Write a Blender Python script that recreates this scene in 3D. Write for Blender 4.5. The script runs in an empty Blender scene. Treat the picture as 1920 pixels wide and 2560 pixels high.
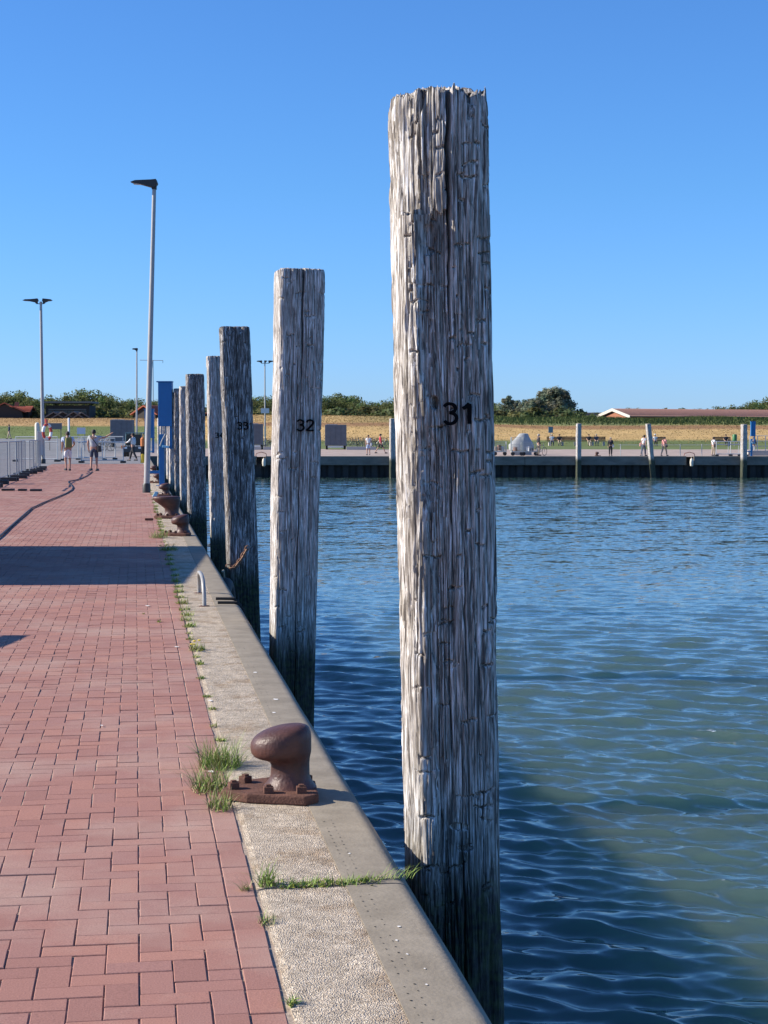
import bpy, bmesh, math, random
import numpy as np
from mathutils import Vector, Matrix

random.seed(31)
R = math.radians
scene = bpy.context.scene
COL = scene.collection

# ------------------------------------------------------------------ camera
F_PX, CAM_H = 4260.0, 1.63
YAW, PITCH, ROLL = R(8.28), math.atan(193 / F_PX), R(0.0)
cam_data = bpy.data.cameras.new('camera')
cam = bpy.data.objects.new('camera', cam_data)
COL.objects.link(cam)
cam_data.sensor_fit = 'VERTICAL'
cam_data.sensor_height = 36.0
cam_data.lens = 36.0 * F_PX / 2560.0
cam_data.clip_start = 0.05
cam_data.clip_end = 12000
FW = Vector((math.sin(YAW) * math.cos(PITCH), math.cos(YAW) * math.cos(PITCH), -math.sin(PITCH)))
RT = Vector((math.cos(YAW), -math.sin(YAW), 0))
UP = RT.cross(FW)
_m = Matrix((RT, UP, -FW)).transposed().to_4x4()
_m.translation = Vector((0, 0, CAM_H))
cam.matrix_world = _m
scene.camera = cam

# ------------------------------------------------------------------ world and sun
SUN_EL = R(30.0)
A = YAW + R(2.0)                                  # sun stands to the left of the quay, a little beyond
SUN_DIR = Vector((-math.cos(A) * math.cos(SUN_EL), math.sin(A) * math.cos(SUN_EL), math.sin(SUN_EL)))
world = bpy.data.worlds.new('World')
scene.world = world
world.use_nodes = True
wn, wl = world.node_tree.nodes, world.node_tree.links
wn.clear()
sky = wn.new('ShaderNodeTexSky')
sky.sky_type = 'NISHITA'
sky.sun_disc = False
sky.sun_elevation = SUN_EL
sky.sun_rotation = math.atan2(SUN_DIR.x, SUN_DIR.y)
sky.altitude = 0
sky.air_density = 1.0
sky.dust_density = 0.15
sky.ozone_density = 3.0
sky_tint = wn.new('ShaderNodeMix')
sky_tint.data_type = 'RGBA'
sky_tint.blend_type = 'MULTIPLY'
sky_tint.inputs[0].default_value = 1.0
tcw = wn.new('ShaderNodeTexCoord'); sepw = wn.new('ShaderNodeSeparateXYZ'); rampw = wn.new('ShaderNodeValToRGB')
wl.new(tcw.outputs['Generated'], sepw.inputs[0]); wl.new(sepw.outputs['Z'], rampw.inputs[0])
rampw.color_ramp.elements[0].position = 0.0; rampw.color_ramp.elements[0].color = (0.56, 0.88, 1.72, 1)
rampw.color_ramp.elements[1].position = 0.14; rampw.color_ramp.elements[1].color = (0.50, 0.91, 1.46, 1)
wl.new(rampw.outputs[0], sky_tint.inputs[7])
bg = wn.new('ShaderNodeBackground')
bg.inputs[1].default_value = 0.077
wo = wn.new('ShaderNodeOutputWorld')
wl.new(sky.outputs[0], sky_tint.inputs[6])
wl.new(sky_tint.outputs[2], bg.inputs[0])
wl.new(bg.outputs[0], wo.inputs[0])

sun_data = bpy.data.lights.new('sun', 'SUN')
sun_data.energy = 5.0
sun_data.angle = R(0.53)
sun_data.color = (1.0, 0.91, 0.78)
sun = bpy.data.objects.new('sun', sun_data)
sun.rotation_euler = SUN_DIR.to_track_quat('Z', 'Y').to_euler()
COL.objects.link(sun)

scene.view_settings.view_transform = 'Standard'
scene.view_settings.look = 'None'
scene.view_settings.exposure = 0.65
scene.view_settings.gamma = 1.0
scene.view_settings.use_curve_mapping = False
scene.render.engine = 'CYCLES'
scene.cycles.max_bounces = 6
scene.cycles.diffuse_bounces = 3
scene.cycles.glossy_bounces = 4
scene.cycles.transmission_bounces = 4
scene.cycles.use_denoising = True

# ------------------------------------------------------------------ where a sight line at a known distance lands
def at(px, dist, z=0.0):
    """world point at forward distance dist, seen in column px of the 1920 px photograph, height z"""
    r = (px - 960) / F_PX * dist
    f = Vector((math.sin(YAW), math.cos(YAW)))
    p = f * dist + Vector((RT.x, RT.y)) * r
    return Vector((p.x, p.y, z))

def zat(py, dist):
    """height seen in row py at forward distance dist"""
    return CAM_H - (py - 1087) / F_PX * dist

# ------------------------------------------------------------------ numpy noise
def h2(i, j, s=0):
    i = np.asarray(i).astype(np.int64); j = np.asarray(j).astype(np.int64)
    x = (i * 374761393 + j * 668265263 + s * 2147483647 + 1013904223) & 0xffffffff
    x = ((x ^ (x >> 13)) * 1274126177) & 0xffffffff
    x = ((x ^ (x >> 16)) * 2246822519) & 0xffffffff
    x = x ^ (x >> 15)
    return (x & 0xffffff) / float(0xffffff)

def vn(x, y, s=0):
    x, y = np.broadcast_arrays(np.asarray(x, float), np.asarray(y, float))
    xi = np.floor(x); yi = np.floor(y)
    fx = x - xi; fy = y - yi
    fx = fx * fx * (3 - 2 * fx); fy = fy * fy * (3 - 2 * fy)
    a = h2(xi, yi, s); b = h2(xi + 1, yi, s); c = h2(xi, yi + 1, s); d = h2(xi + 1, yi + 1, s)
    return (a * (1 - fx) + b * fx) * (1 - fy) + (c * (1 - fx) + d * fx) * fy

def fbm(x, y, s=0, o=4):
    t = 0; a = .5; n = 0
    for k in range(o):
        t = t + a * vn(x * 2 ** k, y * 2 ** k, s + k * 17); n += a; a *= .5
    return t / n

def sstep(a, b, x):
    t = np.clip((x - a) / (b - a), 0, 1)
    return t * t * (3 - 2 * t)

# ------------------------------------------------------------------ materials
MATS = {}
def mat(name, color=(.5, .5, .5), rough=.7, metal=0.0, var=0.0, vscale=4.0, bump=0.0, bscale=30.0, c2=None, spec=.5, stretch=None, coord='Object', objrand=0.0, **_):
    if name in MATS: return MATS[name]
    m = bpy.data.materials.new(name)
    m.use_nodes = True
    nt = m.node_tree; N = nt.nodes; L = nt.links
    b = N['Principled BSDF']
    b.inputs['Roughness'].default_value = rough
    b.inputs['Metallic'].default_value = metal
    b.inputs['Specular IOR Level'].default_value = spec
    b.inputs['Base Color'].default_value = (*color, 1)
    tc = N.new('ShaderNodeTexCoord'); mp = N.new('ShaderNodeMapping')
    L.new(tc.outputs[coord], mp.inputs[0])
    if stretch: mp.inputs['Scale'].default_value = stretch
    if var > 0 or c2:
        n = N.new('ShaderNodeTexNoise'); n.inputs['Scale'].default_value = vscale; n.inputs['Detail'].default_value = 8
        n.inputs['Roughness'].default_value = .65
        L.new(mp.outputs[0], n.inputs['Vector'])
        cr = N.new('ShaderNodeValToRGB')
        c2 = c2 or tuple(c * (1 - var) for c in color)
        cr.color_ramp.elements[0].position = .35; cr.color_ramp.elements[1].position = .65
        cr.color_ramp.elements[0].color = (*c2, 1)
        cr.color_ramp.elements[1].color = (*[min(1, c * (1 + var * .4)) for c in color], 1)
        L.new(n.outputs['Fac'], cr.inputs[0])
        out = cr.outputs[0]
        if objrand:
            oi = N.new('ShaderNodeObjectInfo'); mr = N.new('ShaderNodeMapRange')
            mr.inputs[3].default_value = 1 - objrand; mr.inputs[4].default_value = 1 + objrand
            L.new(oi.outputs['Random'], mr.inputs[0])
            hs = N.new('ShaderNodeHueSaturation'); L.new(mr.outputs[0], hs.inputs['Value']); L.new(out, hs.inputs['Color']); out = hs.outputs[0]
        L.new(out, b.inputs['Base Color'])
    if bump > 0:
        n2 = N.new('ShaderNodeTexNoise'); n2.inputs['Scale'].default_value = bscale; n2.inputs['Detail'].default_value = 6
        L.new(mp.outputs[0], n2.inputs['Vector'])
        bp = N.new('ShaderNodeBump'); bp.inputs['Strength'].default_value = bump; bp.inputs['Distance'].default_value = .01
        L.new(n2.outputs['Fac'], bp.inputs['Height']); L.new(bp.outputs[0], b.inputs['Normal'])
    MATS[name] = m
    return m

# ------------------------------------------------------------------ mesh building
class MB:
    def __init__(s): s.v = []; s.f = []; s.mi = []; s.cur = 0
    def add(s, vs, fs):
        o = len(s.v); s.v += [tuple(p) for p in vs]; s.f += [tuple(i + o for i in f) for f in fs]; s.mi += [s.cur] * len(fs)
        return s
    def box(s, c, d, rz=0.0, rx=0.0, ry=0.0, taper=1.0):
        M = Matrix.Rotation(rz, 3, 'Z') @ Matrix.Rotation(ry, 3, 'Y') @ Matrix.Rotation(rx, 3, 'X')
        vs = []
        for z in (-1, 1):
            t = taper if z > 0 else 1
            for x, y in ((-1, -1), (1, -1), (1, 1), (-1, 1)):
                vs.append(M @ Vector((x * d[0] / 2 * t, y * d[1] / 2 * t, z * d[2] / 2)) + Vector(c))
        return s.add(vs, [(3, 2, 1, 0), (4, 5, 6, 7), (0, 1, 5, 4), (1, 2, 6, 5), (2, 3, 7, 6), (3, 0, 4, 7)])
    def tube(s, pts, r, seg=8, closed=False, flat=1.0, caps=True):
        pts = [Vector(p) for p in pts]; n = len(pts)
        rs = r if hasattr(r, '__len__') else [r] * n
        vs = []; fs = []
        prev = None
        for i, p in enumerate(pts):
            a = pts[(i - 1) % n] if (closed or i > 0) else p
            b = pts[(i + 1) % n] if (closed or i < n - 1) else p
            t = (b - a).normalized()
            if prev is None:
                ref = Vector((0, 0, 1)) if abs(t.z) < .9 else Vector((1, 0, 0))
                u = t.cross(ref).normalized()
            else:
                u = (prev - t * prev.dot(t)).normalized()
            prev = u; w = t.cross(u)
            for k in range(seg):
                an = 2 * math.pi * k / seg
                vs.append(p + u * math.cos(an) * rs[i] + w * math.sin(an) * rs[i] * flat)
        m = n if closed else n - 1
        for i in range(m):
            for k in range(seg):
                a = i * seg + k; b = i * seg + (k + 1) % seg; j = ((i + 1) % n) * seg
                fs.append((a, b, j + (k + 1) % seg, j + k))
        if caps and not closed:
            fs.append(tuple(reversed(range(seg)))); fs.append(tuple((n - 1) * seg + k for k in range(seg)))
        return s.add(vs, fs)
    def rings(s, rings, cap=True):
        n = len(rings[0]); vs = [p for r in rings for p in r]; fs = []
        for i in range(len(rings) - 1):
            for k in range(n):
                a = i * n + k; b = i * n + (k + 1) % n
                fs.append((a, b, b + n, a + n))
        if cap:
            fs.append(tuple(reversed(range(n)))); fs.append(tuple((len(rings) - 1) * n + k for k in range(n)))
        return s.add(vs, fs)
    def lathe(s, prof, seg=16, c=(0, 0, 0)):
        return s.rings([[(c[0] + r * math.cos(2 * math.pi * k / seg), c[1] + r * math.sin(2 * math.pi * k / seg), c[2] + z) for k in range(seg)] for r, z in prof])
    def prism(s, poly, z0, z1):
        return s.rings([[(x, y, z0) for x, y in poly], [(x, y, z1) for x, y in poly]])
    def prism_x(s, poly, x0, x1):      # poly in (y,z)
        return s.rings([[(x0, y, z) for y, z in poly], [(x1, y, z) for y, z in poly]])
    def prism_y(s, poly, y0, y1):      # poly in (x,z)
        return s.rings([[(x, y0, z) for x, z in poly], [(x, y1, z) for x, z in poly]])
    def build(s, name, m, parent=None, smooth=False, bevel=0.0, angle=40):
        me = bpy.data.meshes.new(name)
        me.from_pydata(s.v, [], s.f)
        ms = m if isinstance(m, (list, tuple)) else [m]
        for q in ms: me.materials.append(q)
        if len(ms) > 1: me.polygons.foreach_set('material_index', s.mi)
        bm = bmesh.new(); bm.from_mesh(me); bmesh.ops.recalc_face_normals(bm, faces=bm.faces)
        if bevel > 0:
            es = [e for e in bm.edges if len(e.link_faces) == 2 and e.calc_face_angle(0) > .6]
            bmesh.ops.bevel(bm, geom=es, offset=bevel, segments=2, affect='EDGES', profile=.6)
        bm.to_mesh(me); bm.free()
        if smooth:
            me.polygons.foreach_set('use_smooth', [True] * len(me.polygons))
            if angle < 180:
                me.set_sharp_from_angle(angle=R(angle))
        o = bpy.data.objects.new(name, me)
        if parent is not None: o.parent = parent
        COL.objects.link(o)
        return o

def np_mesh(name, V, Fq, m, parent=None, smooth=True, attrs=None, uniform=4):
    me = bpy.data.meshes.new(name)
    V = np.ascontiguousarray(V, np.float32); Fq = np.ascontiguousarray(Fq, np.int32)
    nf = len(Fq); k = Fq.shape[1]
    me.vertices.add(len(V)); me.vertices.foreach_set('co', V.ravel())
    me.loops.add(nf * k); me.loops.foreach_set('vertex_index', Fq.ravel())
    me.polygons.add(nf)
    me.polygons.foreach_set('loop_start', np.arange(0, nf * k, k, dtype=np.int32))
    me.polygons.foreach_set('use_smooth', np.full(nf, smooth))
    me.update(calc_edges=True)
    for an, (dt, dat) in (attrs or {}).items():
        a = me.attributes.new(an, dt, 'POINT')
        a.data.foreach_set('color' if dt == 'FLOAT_COLOR' else 'value', np.ascontiguousarray(dat, np.float32).ravel())
    for q in (m if isinstance(m, (list, tuple)) else [m]): me.materials.append(q)
    o = bpy.data.objects.new(name, me)
    if parent is not None: o.parent = parent
    COL.objects.link(o)
    return o

def grid_faces(nr, nc, wrap=False):
    i = np.arange(nr - 1)[:, None]; j = np.arange(nc if wrap else nc - 1)[None, :]
    a = i * nc + j; b = i * nc + (j + 1) % nc
    return np.stack([a, b, b + nc, a + nc], -1).reshape(-1, 4)

def tag(o, label=None, cat=None, group=None, kind=None):
    if label: o['label'] = label
    if cat: o['category'] = cat
    if group: o['group'] = group
    if kind: o['kind'] = kind
    return o

def thing(name, label, cat, loc=(0, 0, 0), rz=0.0, group=None):
    o = bpy.data.objects.new(name, None)
    o.empty_display_size = .2
    COL.objects.link(o)
    o.location = loc; o.rotation_euler = (0, 0, rz)
    return tag(o, label, cat, group)

def dup(root, loc, rz=None, label=None, scale=None):
    def cp(o, par):
        c = o.copy(); COL.objects.link(c)
        if par is not None: c.parent = par
        for ch in list(o.children): cp(ch, c)
        return c
    r = cp(root, None)
    r.location = loc
    if rz is not None: r.rotation_euler = (0, 0, rz)
    if scale is not None: r.scale = (scale, scale, scale) if not hasattr(scale, '__len__') else scale
    if label: r['label'] = label
    return r

def attr_mat(name, attr='col', rough=.9, noise=.25, nscale=3.0, bump=0.0, bscale=20., spec=.3, stretch=None, subsurf=0):
    m = bpy.data.materials.new(name); m.use_nodes = True
    N = m.node_tree.nodes; L = m.node_tree.links; b = N['Principled BSDF']
    b.inputs['Roughness'].default_value = rough; b.inputs['Specular IOR Level'].default_value = spec
    at_ = N.new('ShaderNodeAttribute'); at_.attribute_name = attr
    tc = N.new('ShaderNodeTexCoord'); mp = N.new('ShaderNodeMapping'); L.new(tc.outputs['Object'], mp.inputs[0])
    if stretch: mp.inputs['Scale'].default_value = stretch
    n = N.new('ShaderNodeTexNoise'); n.inputs['Scale'].default_value = nscale; n.inputs['Detail'].default_value = 8; n.inputs['Roughness'].default_value = .7
    L.new(mp.outputs[0], n.inputs['Vector'])
    mr = N.new('ShaderNodeMapRange'); mr.inputs[1].default_value = .3; mr.inputs[2].default_value = .7
    mr.inputs[3].default_value = 1 - noise; mr.inputs[4].default_value = 1 + noise
    L.new(n.outputs['Fac'], mr.inputs[0])
    hs = N.new('ShaderNodeHueSaturation'); L.new(at_.outputs['Color'], hs.inputs['Color']); L.new(mr.outputs[0], hs.inputs['Value'])
    L.new(hs.outputs[0], b.inputs['Base Color'])
    if bump:
        n2 = N.new('ShaderNodeTexNoise'); n2.inputs['Scale'].default_value = bscale; n2.inputs['Detail'].default_value = 6
        L.new(mp.outputs[0], n2.inputs['Vector'])
        bp = N.new('ShaderNodeBump'); bp.inputs['Strength'].default_value = bump; bp.inputs['Distance'].default_value = .02
        L.new(n2.outputs['Fac'], bp.inputs['Height']); L.new(bp.outputs[0], b.inputs['Normal'])
    return m

# ================================================================== SETTING
EDGE, STEEL_IN, BRICK_EDGE = 0.997, 0.74, 0.411
WATER_Z = -1.6
FAR = 129.0

# ---- water
def water_material():
    m = bpy.data.materials.new('harbour_water'); m.use_nodes = True
    N = m.node_tree.nodes; L = m.node_tree.links; b = N['Principled BSDF']
    b.inputs['Roughness'].default_value = .04
    b.inputs['Subsurface Weight'].default_value = 1.0
    b.inputs['Subsurface Radius'].default_value = (6.0, 9.0, 8.0)
    b.inputs['Subsurface Scale'].default_value = 1.0
    b.inputs['IOR'].default_value = 1.333
    tc = N.new('ShaderNodeTexCoord')
    n = N.new('ShaderNodeTexNoise'); n.inputs['Scale'].default_value = .12; n.inputs['Detail'].default_value = 4
    L.new(tc.outputs['Object'], n.inputs['Vector'])
    cr = N.new('ShaderNodeValToRGB')
    cr.color_ramp.elements[0].position = .35; cr.color_ramp.elements[1].position = .7
    cr.color_ramp.elements[0].color = (.050, .094, .086, 1); cr.color_ramp.elements[1].color = (.062, .104, .088, 1)
    L.new(n.outputs['Fac'], cr.inputs[0]); L.new(cr.outputs[0], b.inputs['Base Color'])
    mp = N.new('ShaderNodeMapping'); mp.inputs['Rotation'].default_value = (0, 0, R(28)); mp.inputs['Scale'].default_value = (.45, 1, 1)
    L.new(tc.outputs['Object'], mp.inputs[0])
    n1 = N.new('ShaderNodeTexNoise'); n1.inputs['Scale'].default_value = 9.0; n1.inputs['Detail'].default_value = 3
    n2 = N.new('ShaderNodeTexNoise'); n2.inputs['Scale'].default_value = 2.4; n2.inputs['Detail'].default_value = 4
    L.new(mp.outputs[0], n1.inputs['Vector']); L.new(mp.outputs[0], n2.inputs['Vector'])
    # far ripples carry their slope in the relief map, near ones in the mesh
    at_ = N.new('ShaderNodeAttribute'); at_.attribute_name = 'far'
    g_ = N.new('ShaderNodeNewGeometry')
    def vm(op, a, c=None, v=None):
        q = N.new('ShaderNodeVectorMath'); q.operation = op; L.new(a, q.inputs[0])
        if c is not None: L.new(c, q.inputs[3 if op == 'SCALE' else 1])
        if v is not None: q.inputs[1].default_value = v
        return q
    def slope(nz, kx, ky):
        s = vm('SUBTRACT', nz.outputs['Color'], v=(.5, .5, .5)); return vm('MULTIPLY', s.outputs[0], v=(kx, ky, 0))
    s1 = slope(n1, .36, .36); s2 = slope(n2, .46, .46)
    n4 = N.new('ShaderNodeTexNoise'); n4.inputs['Scale'].default_value = .45; n4.inputs['Detail'].default_value = 3; L.new(mp.outputs[0], n4.inputs['Vector'])
    s4 = slope(n4, .10, .10); sm_ = vm('ADD', s2.outputs[0], s4.outputs[0])
    s3 = vm('SCALE', sm_.outputs[0], at_.outputs['Fac'])
    ad1 = vm('ADD', g_.outputs['Normal'], s1.outputs[0]); ad2 = vm('ADD', ad1.outputs[0], s3.outputs[0])
    nm = vm('NORMALIZE', ad2.outputs[0]); L.new(nm.outputs[0], b.inputs['Normal'])
    return m

def build_water():
    rng = np.random.RandomState(5)
    # fan of rays seen from the quay, only as a way to spread the vertices
    ang = np.concatenate([np.linspace(-.9, -.30, 14)[:-1], np.linspace(-.30, .30, 640), np.linspace(.30, 1.1, 24)[1:]])
    y = np.concatenate([np.linspace(2600, 1240, 560), np.linspace(1238, 1180, 70)])
    D = F_PX * (CAM_H - WATER_Z) / (y - 1087)
    D = np.concatenate([[4.0, 6.0, 8.0], D[D > 8.6], [160]])
    DD, AA = np.meshgrid(D, ang, indexing='ij')
    r = DD * AA
    fx, fy = math.sin(YAW), math.cos(YAW)
    X = DD * fx + r * RT.x; Y = DD * fy + r * RT.y
    H = np.zeros_like(X); OX = np.zeros_like(X); OY = np.zeros_like(X)
    spacing = np.gradient(DD, axis=0)
    base = math.atan2(.787, .617) + R(14)
    patch = .7 + .6 * fbm(X * .12, Y * .12, 3, 3)
    for k in range(110):
        lam = math.exp(rng.uniform(math.log(.14), math.log(.95)))
        th = base + rng.normal(0, .42) - YAW
        kx, ky = math.cos(th), math.sin(th)
        kk = 2 * math.pi / lam
        a = .0031 * (lam / .6) ** .95 * rng.uniform(.6, 1.3)
        fade = sstep(2.2, 4.5, lam / np.abs(spacing))
        ph = kk * (kx * X + ky * Y) + rng.uniform(0, 6.28) + 1.5 * (vn(X * .35, Y * .35, k) - .5)
        a = a * fade * patch * (1 - .35 * sstep(12, 40, DD))
        H += a * np.cos(ph)
        OX -= .9 * a * kx * np.sin(ph); OY -= .9 * a * ky * np.sin(ph)
    V = np.stack([X + OX, Y + OY, WATER_Z + H], -1).reshape(-1, 3)
    Fq = grid_faces(*X.shape)
    cx = V[Fq].mean(1)
    keep = (cx[:, 0] > .6)
    fwd = cx[:, 0] * fx + cx[:, 1] * fy
    keep &= fwd < FAR + 2.0
    far = (.06 + .94 * sstep(14, 75, DD)).ravel()
    o = np_mesh('water', V, Fq[keep], water_material(), attrs={'far': ('FLOAT', far)})
    tag(o, kind='structure')
build_water()
wo2 = MB(); wo2.add([(.9, -60, WATER_Z - .4), (400, -60, WATER_Z - .4), (400, 180, WATER_Z - .4), (.9, 180, WATER_Z - .4)], [(0, 1, 2, 3)])
wm_ = mat('murky_water', (.06, .075, .045), .1)
tag(wo2.build('water_below', wm_), kind='structure')

# ---- near quay ground
sand = mat('joint_sand', (.42, .33, .25), .95, var=.45, vscale=60, bump=.4, bscale=300)
asphalt = mat('asphalt', (.21, .20, .20), .9, var=.2, vscale=3, bump=.3, bscale=150)
B_Y1 = 97.0; B_X0 = -4.6
g = MB(); g.add([(B_X0, -6, -.0065), (BRICK_EDGE + .03, -6, -.0065), (BRICK_EDGE + .03, B_Y1, -.0065), (B_X0, B_Y1, -.0065)], [(0, 1, 2, 3)])
tag(g.build('paving_bed', sand), kind='structure')
g = MB()
fYl = FAR / math.cos(YAW)
g.add([(-260, -60, -.008), (B_X0, -60, -.008), (B_X0, 180, -.008), (-260, 180, -.008)], [(0, 1, 2, 3)])
g.add([(B_X0, B_Y1, -.006), (STEEL_IN, B_Y1, -.006), (STEEL_IN, 134, -.006), (B_X0, 134, -.006)], [(0, 1, 2, 3)])
g.add([(B_X0, -60, -.008), (STEEL_IN, -60, -.008), (STEEL_IN, -6, -.008), (B_X0, -6, -.008)], [(0, 1, 2, 3)])
tag(g.build('quay_ground', asphalt), kind='structure')

# ---- bricks
def brick_material():
    m = bpy.data.materials.new('red_paving_brick'); m.use_nodes = True
    N = m.node_tree.nodes; L = m.node_tree.links; b = N['Principled BSDF']
    b.inputs['Roughness'].default_value = .85; b.inputs['Specular IOR Level'].default_value = .22
    at_ = N.new('ShaderNodeAttribute'); at_.attribute_name = 'tone'
    oi = N.new('ShaderNodeObjectInfo')
    ad = N.new('ShaderNodeMath'); ad.operation = 'ADD'; L.new(at_.outputs['Fac'], ad.inputs[0]); L.new(oi.outputs['Random'], ad.inputs[1])
    fr = N.new('ShaderNodeMath'); fr.operation = 'FRACT'; L.new(ad.outputs[0], fr.inputs[0])
    cr = N.new('ShaderNodeValToRGB'); e = cr.color_ramp.elements
    e[0].color = (.305, .152, .122, 1); e[1].color = (.385, .192, .145, 1)
    for p, c in ((.3, (.352, .176, .138, 1)), (.55, (.328, .170, .140, 1)), (.85, (.365, .180, .138, 1))):
        q = e.new(p); q.color = c
    L.new(fr.outputs[0], cr.inputs[0])
    g_ = N.new('ShaderNodeNewGeometry')
    n = N.new('ShaderNodeTexNoise'); n.inputs['Scale'].default_value = 1.1; n.inputs['Detail'].default_value = 7; n.inputs['Roughness'].default_value = .65
    n2 = N.new('ShaderNodeTexNoise'); n2.inputs['Scale'].default_value = 190; n2.inputs['Detail'].default_value = 4
    for q in (n, n2): L.new(g_.outputs['Position'], q.inputs['Vector'])
    mx = N.new('ShaderNodeMix'); mx.data_type = 'RGBA'; mx.blend_type = 'MIX'
    mr = N.new('ShaderNodeMapRange'); mr.inputs[1].default_value = .46; mr.inputs[2].default_value = .72; mr.inputs[3].default_value = 0; mr.inputs[4].default_value = .7
    L.new(n.outputs['Fac'], mr.inputs[0]); L.new(mr.outputs[0], mx.inputs[0]); L.new(cr.outputs[0], mx.inputs[6]); mx.inputs[7].default_value = (.44, .31, .25, 1)
    hs = N.new('ShaderNodeHueSaturation'); mr2 = N.new('ShaderNodeMapRange'); mr2.inputs[1].default_value = .3; mr2.inputs[2].default_value = .7; mr2.inputs[3].default_value = .80; mr2.inputs[4].default_value = 1.18
    L.new(n2.outputs['Fac'], mr2.inputs[0]); L.new(mr2.outputs[0], hs.inputs['Value']); L.new(mx.outputs[2], hs.inputs['Color'])
    L.new(hs.outputs[0], b.inputs['Base Color'])
    bp = N.new('ShaderNodeBump'); bp.inputs['Strength'].default_value = .35; bp.inputs['Distance'].default_value = .004
    L.new(n2.outputs['Fac'], bp.inputs['Height']); L.new(bp.outputs[0], b.inputs['Normal'])
    return m
BRICK = brick_material()
CW = 0.1022
def brick_list():
    out = []      # (cx, cy, lx, ly)
    # header course along the kerb: bricks laid lengthwise
    y = -2.0
    k = 0
    while y < B_Y1:
        out.append((BRICK_EDGE - .051, y + .1022, .0975, .1995)); y += .2044; k += 1
    x1 = BRICK_EDGE - .104
    nx = int((x1 - B_X0) / CW); ny = int((B_Y1 + 2) / CW)
    for j in range(-2, ny):
        for i in range(-2, nx + 2):
            # i counts from the kerb side to the left
            t = (i + j) % 4
            xr = x1 - i * CW; y0 = -2.0 + j * CW
            if t == 0:      # two cells wide, this is the right one
                cells = [i, i + 1]
                cells = [c for c in cells if 0 <= c < nx]
                if not cells: continue
                w = len(cells) * CW
                out.append((x1 - (min(cells) * CW) - w / 2, y0 + CW / 2, w - .0040, CW - .0040))
            elif t == 3 and 0 <= i < nx:    # two cells long
                out.append((xr - CW / 2, y0, CW - .0040, 2 * CW - .0040)) if j > -2 else None
    return np.array([o for o in out if o])
# pairing check: the lengthwise brick covers rows j-1 and j of its column
BL = brick_list()
rng = np.random.RandomState(2)
nb = len(BL)
wear = fbm(BL[:, 0] * .8 + 9, BL[:, 1] * .5, 8, 3)
dz = rng.normal(0, .0011, nb) + (wear - .5) * .012 - .003
dz = np.clip(dz, -.0038, .003)
tx = rng.normal(0, .006, nb); ty = rng.normal(0, .008, nb); rot = rng.normal(0, .006, nb)
jx = rng.normal(0, .0007, nb); jy = rng.normal(0, .0010, nb)
tone = rng.rand(nb)
keepb = np.ones(nb, bool)
def brick_verts(lx, ly, ch=.0022, rd=.006):
    a, b = lx / 2, ly / 2
    vs = []
    for z, ins in ((-.03, 0), (-ch, 0), (0, ch)):
        for sx, sy in ((-1, -1), (1, -1), (1, 1), (-1, 1)):
            vs.append((sx * (a - ins), sy * (b - ins), z))
    return vs
BF = [(8, 9, 10, 11)] + [(q + i, q + (i + 1) % 4, q + 4 + (i + 1) % 4, q + 4 + i) for q in (0, 4) for i in range(4)]
def visible_big(n):
    # bricks that show largest: nearest ones inside the frame
    fwd = BL[:, 0] * math.sin(YAW) + BL[:, 1] * math.cos(YAW)
    r = BL[:, 0] * RT.x + BL[:, 1] * RT.y
    u = 960 + F_PX * r / np.maximum(fwd, .1); v = 1087 + F_PX * CAM_H / np.maximum(fwd, .1)
    ok = (fwd > 4) & (u > -20) & (v < 2600)
    size = np.where(ok, BL[:, 2] * BL[:, 3] / fwd ** 3, 0)
    return np.argsort(-size)[:n]
single = visible_big(300)
smask = np.zeros(nb, bool); smask[single] = True
proto = np.array(brick_verts(2, 2))      # built as numpy block for the many
def many(idx, name, parent=None):
    n = len(idx); L_ = BL[idx]
    V = np.zeros((n, 12, 3))
    ch = .0022
    for q, (z, ins) in enumerate(((-.03, 0), (-ch, 0), (0, ch))):
        for c, (sx, sy) in enumerate(((-1, -1), (1, -1), (1, 1), (-1, 1))):
            V[:, q * 4 + c, 0] = sx * (L_[:, 2] / 2 - ins); V[:, q * 4 + c, 1] = sy * (L_[:, 3] / 2 - ins); V[:, q * 4 + c, 2] = z
    c, s = np.cos(rot[idx])[:, None], np.sin(rot[idx])[:, None]
    x = V[..., 0] * c - V[..., 1] * s; y = V[..., 0] * s + V[..., 1] * c
    z = V[..., 2] + x * tx[idx][:, None] + y * ty[idx][:, None] + dz[idx][:, None]
    V = np.stack([x + (L_[:, 0] + jx[idx])[:, None], y + (L_[:, 1] + jy[idx])[:, None], z], -1)
    Fq = (np.array(BF)[None] + (np.arange(n) * 12)[:, None, None]).reshape(-1, 4)
    return np_mesh(name, V.reshape(-1, 3), Fq, BRICK, parent, smooth=False, attrs={'tone': ('FLOAT', np.repeat(tone[idx], 12))})
paving = bpy.data.objects.new('brick_paving', None); COL.objects.link(paving); tag(paving, kind='structure')
rest = many(np.where(~smask)[0], 'brick_field', paving); rest['kind'] = 'stuff'
shared = {}
for q in single:
    cx, cy, lx, ly = BL[q]
    key = (round(lx, 3), round(ly, 3))
    if key not in shared:
        mb = MB(); mb.add(brick_verts(lx, ly), BF)
        me = bpy.data.meshes.new('brick'); me.from_pydata(mb.v, [], mb.f); me.materials.append(BRICK)
        shared[key] = me
    o = bpy.data.objects.new('brick', shared[key]); o.parent = paving
    o.location = (cx + jx[q], cy + jy[q], dz[q]); o.rotation_euler = (ty[q], -tx[q], rot[q])
    COL.objects.link(o)

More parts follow.
